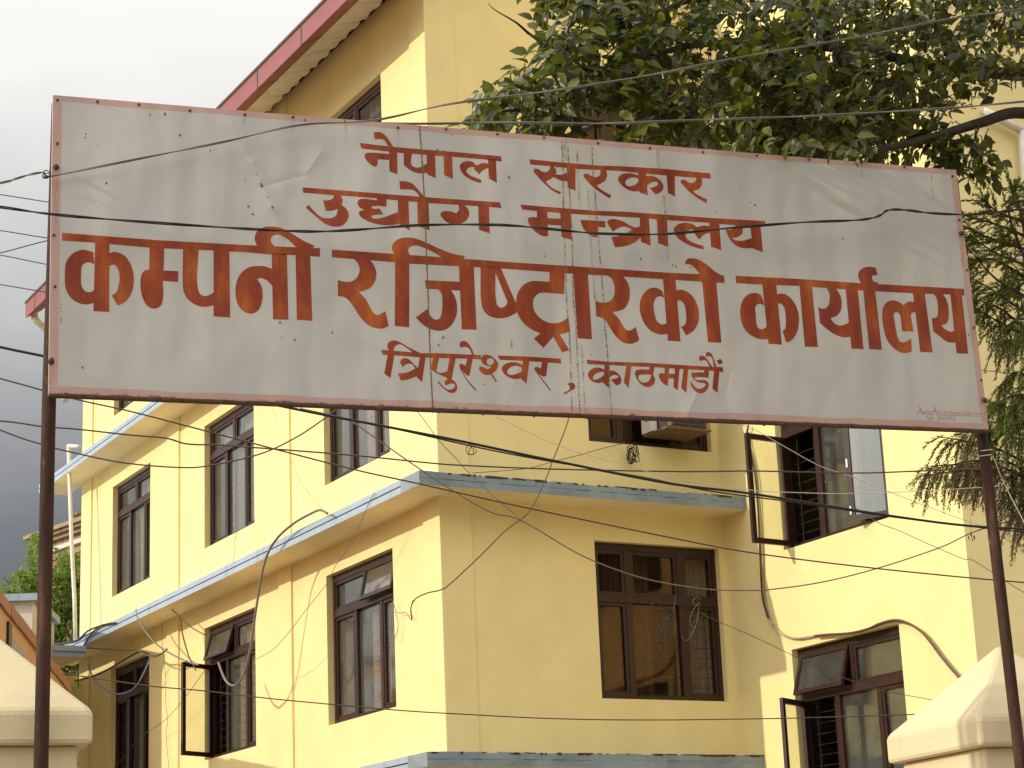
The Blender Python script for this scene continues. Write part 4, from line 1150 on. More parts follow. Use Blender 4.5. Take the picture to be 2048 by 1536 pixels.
k.add([(-.3, -9.3, zt), (8.3, -9.3, zt), (8.3, .3, zt), (-.3, .3, zt), (.9, -7.5, zt + .55), (6.5, -7.5, zt + .55), (6.5, -1.3, zt + .55), (.9, -1.3, zt + .55)], [(0, 1, 5, 4), (1, 2, 6, 5), (2, 3, 7, 6), (3, 0, 4, 7), (4, 5, 6, 7)])
k.box(.35, 7.6, -8.6, -.9, zt - .01, zt + .42)
for q in range(26):
    k.box(.30, .5, -.95 - q * .3 - rng.uniform(.05, .25), -.9 - q * .3, zt + .40, zt + .44 + rng.uniform(0, .07))
k.build('roof', M['moss'], br)

# ================================================================== LEAVES
def leaf_mesh(name, centers, dirs, ups, length, width, tones, mat, parent, curl=.25, seg=3):
    """many leaves in one crown mesh: each a folded, tapering blade"""
    n = len(centers)
    prof = {2: [(0, .0), (.5, 1.0), (1.0, .0)], 3: [(0, .12), (.30, .92), (.62, .82), (1.0, .03)]}[seg]
    C = np.asarray(centers); D = np.asarray(dirs); U = np.asarray(ups); L_ = np.asarray(length)[:, None]; W_ = np.asarray(width)[:, None]
    D = D / np.linalg.norm(D, axis=1, keepdims=True)
    Sd = np.cross(D, U); Sd /= np.maximum(np.linalg.norm(Sd, axis=1, keepdims=True), 1e-6)
    N = np.cross(Sd, D)
    rows = []
    for t, w in prof:
        mid = C + D * L_ * t - N * L_ * curl * t * t
        e = Sd * W_ * .5 * w; lift = N * W_ * .16 * w
        rows += [mid - e + lift, mid, mid + e + lift]
    V = np.stack(rows, 1).reshape(-1, 3)
    k = len(prof); per = 3 * k
    base = np.arange(n)[:, None, None] * per
    q = []
    for i in range(k - 1):
        for s in (0, 1):
            a = i * 3 + s
            q.append([a, a + 1, a + 4, a + 3])
    Fs = (base + np.array(q)[None]).reshape(-1, 4)
    me = bpy.data.meshes.new(name)
    me.vertices.add(len(V)); me.vertices.foreach_set('co', V.astype(np.float32).ravel())
    me.loops.add(Fs.size); me.loops.foreach_set('vertex_index', Fs.astype(np.int32).ravel())
    me.polygons.add(len(Fs)); me.polygons.foreach_set('loop_start', np.arange(0, Fs.size, 4, dtype=np.int32))
    me.polygons.foreach_set('use_smooth', np.ones(len(Fs), dtype=bool))
    me.update(calc_edges=True)
    at_ = me.attributes.new('tone', 'FLOAT', 'POINT')
    at_.data.foreach_set('value', np.repeat(np.asarray(tones), per).astype(np.float32))
    me.materials.append(mat)
    o = bpy.data.objects.new(name, me); COL.objects.link(o)
    if parent: o.parent = parent
    return o
def unit(v): return v / (np.linalg.norm(v) + 1e-9)
def inpoly(x, y, P):
    c = False; j = len(P) - 1
    for i in range(len(P)):
        if (P[i][1] > y) != (P[j][1] > y) and x < (P[j][0] - P[i][0]) * (y - P[i][1]) / (P[j][1] - P[i][1]) + P[i][0]: c = not c
        j = i
    return c

# ---- broad-leaved tree whose crown comes in over the sign from the right
tb = Vector((4.55, 11.6, 0))
tree = empty('leafy_tree', tb, 0, label='dark green broad-leaved tree reaching over the top right of the sign', cat='tree')
def tl(P): return P - tb
limbs = [[(2700, 700, 12.2), (2600, 420, 12.0), (2400, 330, 11.6), (2200, 270, 11.3), (2048, 226, 11.1), (1960, 246, 11.0), (1880, 270, 10.9), (1790, 293, 10.8), (1700, 306, 10.6), (1600, 320, 10.5)],
         [(2600, 420, 12.0), (2400, 220, 11.9), (2200, 160, 11.8), (2048, 150, 11.7), (1950, 142, 11.6), (1850, 128, 11.5), (1730, 104, 11.4), (1600, 90, 11.3), (1480, 84, 11.1), (1340, 100, 10.9), (1250, 150, 10.7), (1150, 198, 10.5), (1060, 216, 10.3), (980, 225, 10.2)],
         [(2400, 220, 11.9), (2100, 0, 11.8), (1800, -60, 11.6), (1560, -40, 11.4), (1380, -2, 11.2), (1280, 55, 11.0), (1180, 88, 10.8), (1100, 90, 10.7), (1062, 70, 10.7), (1032, 45, 10.6), (990, 20, 10.6), (976, 6, 10.6)],
         [(1850, 128, 11.5), (1760, 180, 11.2), (1650, 220, 11.0), (1520, 250, 10.8), (1380, 262, 10.6)],
         [(1960, 246, 11.0), (1945, 290, 10.9), (1930, 325, 10.8), (1915, 345, 10.8)]]
rad = [(.060, .012), (.06, .005), (.038, .0012), (.02, .005), (.008, .003)]
k = MB()
limb_pts = []
for pts, (r0, r1) in zip(limbs, rad):
    P3 = spline([tl(at(*q)) for q in pts], 6)
    k.tube(P3, [r0 + (r1 - r0) * (i / (len(P3) - 1)) ** .7 for i in range(len(P3))], 8)
    limb_pts += P3
k.tube(spline([(0, 0, 0), (.05, .02, 1.5), (-.05, .05, 3.0), tl(at(2700, 700, 12.2))], 6), [.17, .165, .16, .155, .15, .14, .135, .13, .125, .12, .115, .11, .105, .10, .095, .09, .085, .08, .075], 12)
k.build('trunk', M['bark'], tree, True)
polys = [([(948, 262), (945, 236), (996, 158), (1075, 132), (1086, 70), (1070, 24), (1075, -60), (1300, -80), (1300, 300), (1010, 280), (972, 268)], 330, (10.0, 11.2)),
         ([(1230, -90), (1560, -90), (1760, -60), (1750, 345), (1600, 318), (1230, 292)], 640, (9.85, 12.6)),
         ([(1480, 60), (1740, 120), (1740, 330), (1480, 310)], 170, (10.0, 12.2)),
         ([(1700, -90), (2140, -90), (2140, 150), (1990, 155), (1890, 225), (1880, 270), (1740, 325), (1700, 330)], 480, (10.8, 12.6)),
         ([(1835, 262), (1925, 285), (1985, 305), (1975, 345), (1930, 352), (1885, 340)], 40, (10.8, 11.1)),
         ([(2140, -500), (3000, -500), (3000, 420), (2300, 330), (2140, 150)], 420, (10.6, 13.6)),
         ([(1300, -700), (2600, -700), (2300, -90), (1200, -90)], 420, (10.4, 13.4)),
         ([(1450, -900), (2700, -900), (2700, -150), (1450, -190)], 480, (6.8, 9.6))]
cen, dr, up, ln, wd, tone = [], [], [], [], [], []
tw = MB()
lp = np.array([tuple(p) for p in limb_pts])
for P, cnt, (d0, d1) in polys:
    xs = [p[0] for p in P]; ys = [p[1] for p in P]; c = 0
    while c < cnt:
        x, y = rng.uniform(min(xs), max(xs)), rng.uniform(min(ys), max(ys))
        if not inpoly(x, y, P): continue
        # clumps and gaps
        gap = math.sin(x * .031 + 1.3) * math.sin(y * .043 + .4) + .6 * math.sin(x * .071 + y * .052)
        if gap < -.55 and rng.random() < .8: continue
        if 1143 < x < 1285 and 188 < y < 285 and rng.random() < .86: continue
        c += 1; small = x > 1690 and cnt < 700
        e = np.array(tuple(tl(at(x, y, rng.uniform(d0, d1)))))
        dd = lp - e; i = int(np.argmin((dd ** 2).sum(1))); base = lp[i]
        out_ = unit(e - base + nrng.normal(0, .08, 3)); out_ = unit(out_ + np.array((-.35, -.15, -.05)) + nrng.normal(0, .35, 3))
        L_ = rng.uniform(.16, .34)
        st = e - out_ * L_ * .6
        en = st + out_ * L_
        if rng.random() < .55: tw.tube([tuple(base * .25 + st * .75 + nrng.normal(0, .02, 3)), tuple(st), tuple(en)], [.004, .003, .0012], 4, caps=False)
        nl = rng.randint(5, 8)
        for q in range(nl):
            t = (q + .6) / nl
            p = st + (en - st) * t + np.array((0, 0, -.02 * t))
            side = unit(np.cross(out_, nrng.normal(0, 1, 3)))
            d = unit(out_ * .55 + side * .9 + np.array((0, 0, -.35)))
            if q == nl - 1: d = unit(out_ + np.array((0, 0, -.3)))
            cen.append(p); dr.append(d); up.append(unit(np.array((-.35, -.45, .9)) + nrng.normal(0, .42, 3)))
            l_ = rng.uniform(.058, .118) * (.84 if small else 1); ln.append(l_); wd.append(l_ * rng.uniform(.48, .68)); tone.append(min(1, max(0, rng.gauss(.34, .32))))
for x, y, off in ((1470, 292, .05), (1500, 297, .03), (1540, 300, .06), (1570, 303, .03), (1590, 306, .045), (1625, 309, .03), (1660, 313, .05), (1690, 316, .03), (1715, 318, .05), (1736, 318, .02)):
    e = np.array(tuple(tl(onS(x, y, off)))); st = np.array(tuple(tl(onS(x + 14, y - 26, -.03))))
    tw.tube([tuple(st), tuple(e)], [.002, .001], 4, caps=False)
    for q in range(4):
        cen.append(e + (st - e) * q * .3); dr.append(unit(np.array((-.3, -.05, -.5)) + nrng.normal(0, .35, 3))); up.append(unit(np.array((-.35, -.6, .6)) + nrng.normal(0, .3, 3)))
        ln.append(rng.uniform(.03, .055) if q else .04); wd.append(.024); tone.append(rng.random() * .7)
leaf_mesh('crown', cen, dr, up, ln, wd, tone, M['leaf'], tree, .22, 3)
tw.build('twig', M['bark'], tree)

# ---- drooping conifer at the right edge
cb_ = Vector((at(2120, 900, 11.4).x, at(2120, 900, 11.4).y, 0))
con = empty('drooping_conifer', cb_, 0, label='conifer with hanging feathery sprays beside the right sign pole', cat='tree')
def cl(P): return P - cb_
k = MB(); topz = at(2075, 372, 11.4).z
k.tube([(0, 0, 0), (-.02, 0, topz * .5), tuple(cl(at(2100, 700, 11.4))), tuple(cl(at(2060, 500, 11.35))), tuple(cl(at(2034, 392, 11.3)))], [.09, .07, .045, .02, .005], 10)
cen, dr, up, ln, wd, tone = [], [], [], [], [], []
br_cen = [[], [], [], [], [], []]
def frond(P0, d, L_, brown, droop, density=70):
    """a branchlet clad in short needles"""
    P0 = np.array(tuple(P0), float); d = unit(np.array(tuple(d), float)); n = max(6, int(L_ / .012)); p = P0.copy(); pts = [tuple(p)]
    for i in range(n):
        d = unit(d + np.array((0, 0, -droop / n)) + nrng.normal(0, .035, 3))
        p = p + d * (L_ / n); pts.append(tuple(p))
        for s in range(3):
            a = nrng.normal(0, 1, 3); side = unit(np.cross(d, a))
            nd = unit(d * .85 + side * .55)
            tgt = br_cen if brown and rng.random() < .8 else None
            l_ = rng.uniform(.020, .042) * (1 - .35 * i / n)
            if tgt is None:
                cen.append(p.copy()); dr.append(nd); up.append(unit(nrng.normal(0, 1, 3))); ln.append(l_); wd.append(.0066); tone.append(min(1, max(0, rng.gauss(.45, .25))))
            else:
                tgt[0].append(p.copy()); tgt[1].append(nd); tgt[2].append(unit(nrng.normal(0, 1, 3))); tgt[3].append(l_); tgt[4].append(.0046); tgt[5].append(rng.random())
    k.tube(pts[::3] if len(pts) > 8 else pts, .0022, 4, caps=False)
brs = [((2040, 440), (1998, 425), (1972, 404), .15, 0), ((2030, 405), (2025, 388), (2032, 372), .0, 0), ((2045, 470), (1990, 448), (1930, 430), .25, 0), ((2055, 500), (1985, 478), (1932, 456), .35, 0), ((2050, 530), (1990, 505), (1940, 472), .4, 0),
       ((2060, 560), (1990, 520), (1945, 520), .5, 0), ((2065, 600), (1995, 560), (1940, 500), .8, 0), ((2070, 640), (2000, 590), (1952, 560), .9, 0), ((2075, 680), (2005, 620), (1955, 600), 1.0, 0), ((2080, 690), (2010, 650), (1958, 622), 1.0, 0),
       ((2080, 560), (2040, 500), (2012, 470), .5, 0), ((2090, 620), (2048, 560), (2020, 540), .9, 0), ((2095, 700), (2050, 640), (2015, 650), 1.1, 0), ((2100, 760), (2050, 690), (2010, 680), 1.1, 1),
       ((2100, 800), (2040, 745), (2000, 770), .9, 0), ((2105, 830), (2048, 790), (1995, 805), .9, 0), ((2100, 860), (2040, 825), (1985, 805), .8, 0), ((2105, 900), (2030, 850), (1960, 845), 1.1, 0),
       ((2110, 930), (2020, 870), (1930, 865), 1.2, 0), ((2110, 960), (2000, 900), (1895, 875), 1.1, 0), ((2110, 990), (1980, 925), (1900, 930), 1.2, 1), ((2110, 1000), (1960, 935), (1862, 932), 1.1, 0), ((2110, 1010), (1975, 945), (1850, 950), 1.0, 0),
       ((2115, 1020), (2030, 930), (1950, 925), 1.3, 1), ((2115, 1040), (2060, 960), (1990, 930), 1.3, 1), ((2120, 1060), (2070, 1000), (2010, 985), 1.3, 1), ((2100, 900), (2070, 850), (2030, 840), 1.2, 0), ((2120, 1100), (2080, 1040), (2030, 1030), 1.3, 1)]
turned = [(b, R(a)) for a in (0, 125, 215) for b in (brs if a == 0 else brs[::2])]
for (p0, p1, p2, droop, brown), ang in turned:
    d_ = rng.uniform(11.0, 11.9)
    P3 = spline([cl(at(*p0, 11.5)), cl(at(*p1, d_)), cl(at(*p2, d_ - .1))], 10)
    if ang: P3 = [Matrix.Rotation(-ang, 3, 'Z') @ p for p in P3]
    k.tube(P3, [.010 + (.003 - .010) * i / (len(P3) - 1) for i in range(len(P3))], 5)
    n = len(P3)
    for i in range(3, n):
        t = i / (n - 1); d = (P3[i] - P3[i - 1]).normalized()
        if p2[1] < 700 and i % 3 == 0: continue
        for q in range(2 if i % 3 else 1):
            dv_ = d * .9 + Vector((nrng.normal(0, .45), nrng.normal(0, .45), nrng.normal(0, .3) - droop * .55))
            frond(P3[i].lerp(P3[i - 1], rng.random()), dv_, rng.uniform(.10, .22) * (1.25 if droop > .7 else .8), brown or (droop > .9 and rng.random() < .28), droop * 1.3 + .15)
    frond(P3[-1], d, rng.uniform(.08, .16), brown, droop)
k.build('trunk', M['bark'], con, True)
fo = leaf_mesh('foliage', cen, dr, up, ln, wd, tone, M['needle'], con, .1, 2)
fb = leaf_mesh('foliage', *br_cen, M['needle_brown'], con, .1, 2); tag(fb, 'brown dry sprays')

# ---- sunlit garden tree between the passage and the brick building
gt = at(95, 1290, 42); gb = Vector((gt.x, gt.y, 0))
gtree = empty('garden_tree', gb, 0, label='bright green sunlit garden tree in front of the brick building', cat='tree')
k = MB(); k.tube([(0, 0, 0), (.05, 0, 3), (-.1, .1, 6), (0, 0, 9.4)], [.2, .17, .12, .03], 10)
for q in ((128, 1170), (40, 1180), (150, 1150), (72, 1130), (100, 1220), (60, 1260)):
    e = at(*q, 42 + rng.uniform(-.4, .4)) - gb; k.tube([(0, 0, e.z * .7), tuple(e * .6 + Vector((0, 0, e.z * .28))), tuple(e)], [.07, .04, .01], 6)
k.build('trunk', M['bark'], gtree, True)
cen, dr, up, ln, wd, tone = [], [], [], [], [], []
PG = [((12, 1160), (30, 1145), (55, 1150), (66, 1080), (72, 1066), (80, 1075), (88, 1130), (105, 1160), (128, 1100), (140, 1092), (152, 1110), (185, 1120), (200, 1320), (160, 1330), (100, 1330), (60, 1300), (30, 1240), (12, 1190))]
c = 0
while c < 620:
    x, y = rng.uniform(10, 200), rng.uniform(1060, 1335)
    if not inpoly(x, y, PG[0]): continue
    c += 1
    p = np.array(tuple(at(x, y, 42 + rng.uniform(-1.1, 1.1)) - gb))
    for q in range(7):
        cen.append(p + nrng.normal(0, .07, 3)); dr.append(unit(nrng.normal(0, 1, 3) + np.array((-.2, -.3, -.3)))); up.append(unit(np.array((-.5, -.4, .8)) + nrng.normal(0, .5, 3)))
        l_ = rng.uniform(.10, .17); ln.append(l_); wd.append(l_ * .55); tone.append(min(1, max(0, rng.gauss(.5, .3))))
c = 0
while c < 240:
    p = np.array(tuple(at(rng.uniform(92, 182), rng.uniform(1300, 1440), 42 + rng.uniform(-1.0, 1.0)) - gb)); c += 1
    for q in range(6):
        cen.append(p + nrng.normal(0, .08, 3)); dr.append(unit(nrng.normal(0, 1, 3))); up.append(unit(np.array((-.5, -.4, .8)) + nrng.normal(0, .5, 3)))
        l_ = rng.uniform(.10, .17); ln.append(l_); wd.append(l_ * .55); tone.append(rng.random() * .5)
c = 0                                   # the rest of the tree, lower and to the left
while c < 500:
    v = nrng.normal(0, 1, 3) * np.array((.8, .8, 1.0)) + np.array((.5, .6, 5.6))
    if v[2] > 7.2 or v[2] < 3.5: continue
    c += 1
    for q in range(5):
        cen.append(v + nrng.normal(0, .09, 3)); dr.append(unit(nrng.normal(0, 1, 3))); up.append(unit(np.array((-.5, -.4, .8)) + nrng.normal(0, .5, 3)))
        l_ = rng.uniform(.08, .14); ln.append(l_); wd.append(l_ * .55); tone.append(min(1, max(0, rng.gauss(.5, .3))))
leaf_mesh('crown', cen, dr, up, ln, wd, tone, M['leaf_far'], gtree, .2, 3)

# ================================================================== CABLES
def wire(name, label, pix, off, r, mat, n=8, twin=0.0, cat='cable', plane='S', group=None):
    """a cable through points on a plane parallel to the sign (off metres in front of it) or on a building face"""
    if plane == 'S':
        f_ = lambda x, y: onS(x, y, off)
    elif plane == 'L':
        f_ = lambda x, y: bl_w(onL(x, y, off))
    elif plane == 'R':
        f_ = lambda x, y: bl_w(onL(x, y, VIN + off))
    else:
        f_ = lambda x, y: bl_w(onC(x, y, off))
    P = [f_(x, y) if len(q) == 2 else onS(x, y, q[2]) for q in pix for x, y in [q[:2]]]
    if plane == 'S' and group:                     # spans go on well past the frame
        ends = (pix[0][0] < 0, pix[-1][0] > 2060)
    else:
        ends = (False, False)
    P = spline(P, n)
    if ends[0]: P.insert(0, P[0] + (P[0] - P[1]).normalized() * 7)
    if ends[1]: P.append(P[-1] + (P[-1] - P[-2]).normalized() * 7)
    O = P[0].copy()
    k = MB()
    if twin:
        A = [p + Vector((0, 0, twin * math.cos(i * .35))) + SN * twin * math.sin(i * .35) - O for i, p in enumerate(P)]
        B = [p - Vector((0, 0, twin * math.cos(i * .35))) - SN * twin * math.sin(i * .35) - O for i, p in enumerate(P)]
        k.tube(A, r, 6); k.tube(B, r, 6)
    else:
        k.tube([p - O for p in P], r, 7)
    o = k.build(name, mat, None, True)
    o.location = O
    return tag(o, label, cat, group)
def bl_w(P):
    return BC + DV * P.x + DU * P.y + Vector((0, 0, P.z))
blk, gry, brn, pal = M['black'], M['cable_grey'], M['cable_brown'], M['cable_pale']
OW = 'overhead cables around the sign'
wire('overhead_cable', 'twisted grey cable tied at the left pole and climbing across the top of the sign', [(-160, 396), (0, 366), (30, 358), (60, 349), (86, 345), (92, 352, .03), (104, 352, .03), (300, 313, .05), (450, 283, .06), (600, 250, .07), (751, 240), (900, 208), (1100, 182), (1300, 150), (1500, 111), (1700, 77), (1900, 38), (2048, 18), (2300, -20)], .08, .0026, M['cable_grey'], twin=.0026, group=OW)
k = MB(); c = onS(93, 349, .03)
k.tube([SD * math.cos(t) * .014 + Vector((0, 0, math.sin(t) * .011)) + SN * .02 * math.sin(t * .5) for t in np.linspace(0, 4 * math.pi, 30)], .0022, 5)
o = k.build('cable_knot', blk, None, True); o.location = c; tag(o, 'small knotted loop of cable hanging on the left pole', 'knot')
wire('overhead_cable', 'black cable sagging across the sign, kinked near its right end', [(-160, 396), (0, 414), (100, 428), (250, 441), (450, 455), (560, 461), (640, 463), (720, 459), (850, 450), (1000, 450), (1100, 458), (1200, 467), (1330, 468), (1450, 457), (1600, 445), (1700, 441), (1740, 437), (1762, 430), (1772, 422), (1790, 419), (1820, 421), (1860, 426), (1930, 429), (1990, 425), (2048, 418), (2300, 395)], .10, .0030, blk, twin=.0032, group=OW)
wire('overhead_cable', 'cable running level behind the sign top in front of the leafy tree', [(500, 235), (795, 247), (1000, 245), (1200, 247), (1400, 240), (1550, 235), (1700, 228), (1900, 216), (2048, 203), (2300, 180)], -.25, .0030, M['cable_grey'], twin=.0028, group=OW)
wire('overhead_cable', 'thin cable entering at the far left just under the knotted cable', [(-200, 358), (0, 389), (95, 404), (260, 430)], -.5, .0022, brn, group=OW)
wire('overhead_cable', 'thin cable at the left sky, third below the knot', [(-200, 432), (0, 461), (95, 476), (300, 505)], -.6, .0022, brn, group=OW)
wire('overhead_cable', 'thin brown cable rising to the right in the left sky', [(-200, 556), (0, 506), (95, 481), (300, 430)], -.7, .0024, brn, group=OW)
wire('overhead_cable', 'thin cable falling to the right in the left sky from the rising one', [(-200, 476), (0, 510), (95, 529), (300, 566)], -.8, .0022, brn, group=OW)
wire('overhead_cable', 'thin cable passing just above the left tip of the red roof edge', [(-200, 536), (0, 569), (95, 585), (300, 620)], -.9, .0022, brn, group=OW)
wire('overhead_cable', 'thick black cable slanting down from behind the sign to the right pole', [(-200, 648), (0, 694), (86, 712), (300, 757), (600, 820), (760, 851), (910, 880), (1100, 920), (1340, 967), (1500, 987), (1750, 1027), (1920, 1050), (2048, 1058), (2300, 1070)], -1.1, .0062, blk, group=OW)
wire('overhead_cable', 'second cable bundled along the thick black one', [(600, 817), (800, 860), (1000, 904), (1190, 938), (1300, 957), (1420, 982), (1600, 1006), (1800, 1036), (2048, 1064), (2200, 1072)], -1.12, .0035, blk, group=OW)
wire('overhead_cable', 'dark cable from the left sky across the corner ledge down to the right edge', [(-200, 705), (0, 757), (150, 798), (270, 825), (450, 872), (700, 937), (840, 968), (1050, 1015), (1350, 1077), (1500, 1105), (1700, 1131), (1900, 1152), (2048, 1165), (2300, 1185)], -1.6, .0038, brn, group=OW)
wire('overhead_cable', 'dark cable nearly level just below the sign', [(-200, 832), (0, 842), (84, 853), (150, 858), (260, 870), (330, 876), (375, 888), (440, 890), (520, 896), (700, 910), (860, 926), (930, 931), (1100, 938), (1350, 943), (1500, 942), (1600, 944), (1720, 946), (1840, 942), (1980, 936), (2200, 925)], -1.4, .0038, brn, group=OW)
wire('overhead_cable', 'slack brown cable dipping in front of the upper left windows and rising to the sign', [(-200, 775), (0, 860), (84, 889), (150, 906), (250, 926), (360, 935), (420, 931), (520, 908), (590, 876), (645, 840), (690, 805)], -1.5, .0036, brn, group=OW)
wire('overhead_cable', 'slack cable hanging low in front of the courtyard window', [(700, 840), (850, 945), (972, 1020), (1040, 1040), (1150, 1104), (1220, 1135), (1300, 1160), (1400, 1177), (1480, 1181), (1550, 1178), (1650, 1163), (1760, 1135), (1880, 1095), (1950, 1063), (2048, 1035), (2200, 1000)], -1.8, .0034, gry, group=OW)
wire('overhead_cable', 'thin cable running level across the lowest windows', [(120, 1346), (292, 1371), (400, 1381), (512, 1394), (600, 1403), (790, 1420), (900, 1427), (1100, 1437), (1300, 1440), (1550, 1437), (1700, 1433), (1850, 1428), (2100, 1418)], -3.2, .0034, brn, group=OW)
wire('overhead_cable', 'thin dark cable hanging from the sign down to the building corner', [(1150, 790), (1135, 845), (1118, 890), (1102, 930), (1095, 950), (1072, 1000), (1052, 1030), (1010, 1062), (960, 1112), (900, 1168), (880, 1180), (855, 1186), (832, 1197), (822, 1215), (824, 1240)], -8, .0052, brn, group=OW)
wire('overhead_cable', 'pale cord crossing the upper courtyard face to the right', [(980, 828), (1120, 892), (1250, 930), (1352, 957), (1500, 980), (1620, 986), (1700, 987), (1850, 982), (2000, 972)], -1.3, .0020, pal, group=OW)
wire('overhead_cable', 'thin wire dropping from the sign past the blue ledge on the courtyard side', [(800, 780), (845, 836), (877, 880), (911, 916), (940, 948), (985, 990), (1045, 1042)], -5.0, .0028, gry, group=OW)
wire('overhead_cable', 'thin wire running from the open upper right window to the right edge', [(1450, 840), (1510, 860), (1560, 888), (1640, 932), (1700, 952), (1800, 992), (1900, 1030), (2048, 1080)], -5.0, .0026, pal, group=OW)
wire('overhead_cable', 'thin wire leaving the foot of the upper right window towards the right pole', [(1690, 1000), (1752, 1043), (1800, 1062), (1850, 1085), (1925, 1117), (1940, 1118), (1965, 1132), (2048, 1185), (2150, 1240)], -5.5, .0028, gry, group=OW)
wire('overhead_cable', 'thin wire from the courtyard window down over the lower right window', [(1400, 1225), (1430, 1240), (1500, 1270), (1580, 1308), (1650, 1340), (1740, 1375), (1800, 1388), (1900, 1406)], -6.0, .0026, brn, group=OW)
wire('overhead_cable', 'short thin cable behind the conifer at the right edge', [(1860, 722), (1955, 739), (2048, 750), (2200, 772)], -5.0, .0030, brn, group=OW)
GC = 'cables fixed to the yellow building'
wire('drop_cable', 'stiff grey cable looping from the blue ledge down past the open casement window', [(655, 1027), (640, 1020), (620, 1028), (590, 1045), (560, 1070), (540, 1098), (528, 1130), (520, 1170), (512, 1220), (505, 1270), (498, 1310), (488, 1348), (475, 1367), (464, 1371), (452, 1362), (443, 1343), (437, 1325)], -.62, .017, gry, plane='L', group=GC)
wire('drop_cable', 'black cable running along the far end of the lowest visible ledge and passage roof', [(100, 1289), (150, 1282), (176, 1262), (200, 1252), (222, 1246)], -.52, .016, blk, plane='L', group=GC)
wire('drop_cable', 'black cable falling round the tip of the ledge beside the passage roof', [(232, 1246), (205, 1250), (188, 1262), (176, 1278), (169, 1292)], -.53, .014, blk, plane='L', group=GC)
wire('drop_cable', 'dark cable from behind the shaded wall up to the ledge above the lowest left window', [(150, 1362), (175, 1356), (200, 1347), (230, 1331), (262, 1312), (283, 1303), (300, 1311), (318, 1310), (333, 1300)], -.3, .015, blk, plane='L', group=GC)
wire('drop_cable', 'brown cable stretched from the passage roof corner to the ledge', [(174, 1296), (210, 1298), (250, 1300), (275, 1301), (292, 1310), (310, 1313), (322, 1308), (334, 1298)], -.4, .013, brn, plane='L', group=GC)
wire('drop_cable', 'blue cable hanging in a loop in front of the shaded window', [(176, 1330), (184, 1350), (195, 1366), (212, 1380), (235, 1388), (258, 1383), (275, 1368), (288, 1345), (300, 1318)], -.3, .012, M['cable_blue'], plane='L', group=GC)
wire('drop_cable', 'grey cable hanging from the ledge edge to the tilted window light', [(272, 1218), (276, 1236), (290, 1262), (315, 1290), (350, 1312), (380, 1325), (397, 1330)], -.5, .013, gry, plane='L', group=GC)
wire('drop_cable', 'brown cable dropping from the ledge underside to the open casement', [(362, 1236), (364, 1262), (372, 1295), (380, 1318), (392, 1340)], -.3, .011, brn, plane='L', group=GC)
wire('drop_cable', 'short brown cable from the ledge underside to the second window head', [(342, 1217), (362, 1236), (385, 1256), (410, 1270)], -.3, .009, brn, plane='L', group=GC)
wire('wall_wire', 'thin wire pinned down the sunny wall right of the middle upper window', [(512, 800), (520, 850), (524, 900), (530, 950), (526, 985), (533, 1012), (545, 1030), (560, 1040), (580, 1062)], .035, .0042, M['cable_grey'], plane='L', group=GC)
wire('wall_wire', 'pair of thin wires slanting down the sunny wall to the grey looping cable', [(542, 810), (560, 855), (578, 910), (600, 960), (620, 990), (640, 1015), (656, 1027)], .035, .0042, M['cable_grey'], twin=.012, plane='L', group=GC)
wire('wall_wire', 'thin wire falling over the blue ledge between the lower windows', [(750, 985), (738, 1005), (728, 1030), (710, 1070), (690, 1105), (672, 1130), (655, 1165), (640, 1185), (608, 1225), (580, 1262), (545, 1300), (508, 1320)], -.52, .0042, gry, plane='L', group=GC)
wire('wall_wire', 'thin wire climbing the lower bay to the open window', [(228, 1536), (260, 1500), (275, 1478), (330, 1440), (370, 1395), (410, 1340)], -.25, .0042, brn, plane='L', group=GC)
wire('wall_wire', 'thin crooked wire hanging on the bay between the two lowest windows', [(332, 1185), (325, 1215), (324, 1260), (325, 1300), (332, 1360), (331, 1400), (335, 1440), (332, 1470), (338, 1536)], -.05, .0042, gry, plane='L', group=GC)
wire('wall_wire', 'crooked wire end on the wall beside the corner above the lowest ledge', [(785, 1200), (792, 1222), (800, 1226), (812, 1226), (824, 1240), (822, 1215), (826, 1200)], -.04, .0042, brn, plane='L', group=GC)
wire('wall_wire', 'short wire dangling beside the curtained corner window', [(791, 1224), (796, 1245), (795, 1262), (788, 1280)], -.04, .0042, brn, plane='L', group=GC)
wire('wall_wire', 'thin wire below the sill of the middle upper window', [(475, 1062), (468, 1085), (470, 1100), (466, 1125)], .03, .0042, gry, plane='L', group=GC)
wire('wall_cable', 'thick pale taped cable curving over the lower right window to the pillar', [(1494, 862), (1496, 890), (1508, 935), (1515, 1000), (1521, 1080), (1524, 1150), (1527, 1195), (1535, 1232), (1550, 1255), (1572, 1272), (1600, 1277), (1640, 1270), (1680, 1268), (1715, 1264), (1745, 1255), (1770, 1246), (1792, 1242), (1815, 1246), (1840, 1261), (1860, 1280), (1882, 1310), (1905, 1338), (1935, 1370)], -.03, .015, M['cable_tan'], plane='R', group=GC)
wire('wall_cable', 'dark cable strapped along the thick pale cable on the return wall', [(1497, 850), (1495, 880), (1512, 960), (1519, 1080), (1522, 1150), (1526, 1200), (1537, 1236)], -.06, .012, blk, plane='R', group=GC)
wire('wall_cable', 'flaking brown cable over the lower right window and along the wall to the pillar', [(1630, 1272), (1660, 1269), (1700, 1266), (1735, 1258), (1760, 1247), (1790, 1240), (1815, 1246), (1842, 1263), (1860, 1283), (1880, 1310), (1903, 1338), (1930, 1368)], -.07, .014, brn, plane='R', group=GC)
wire('wall_wire', 'thin wire across the upper courtyard face from the air conditioner window to the ledge', [(1250, 886), (1200, 898), (1160, 910), (1110, 922), (1060, 936), (1000, 942), (945, 946)], -.03, .0042, brn, plane='C', group=GC)
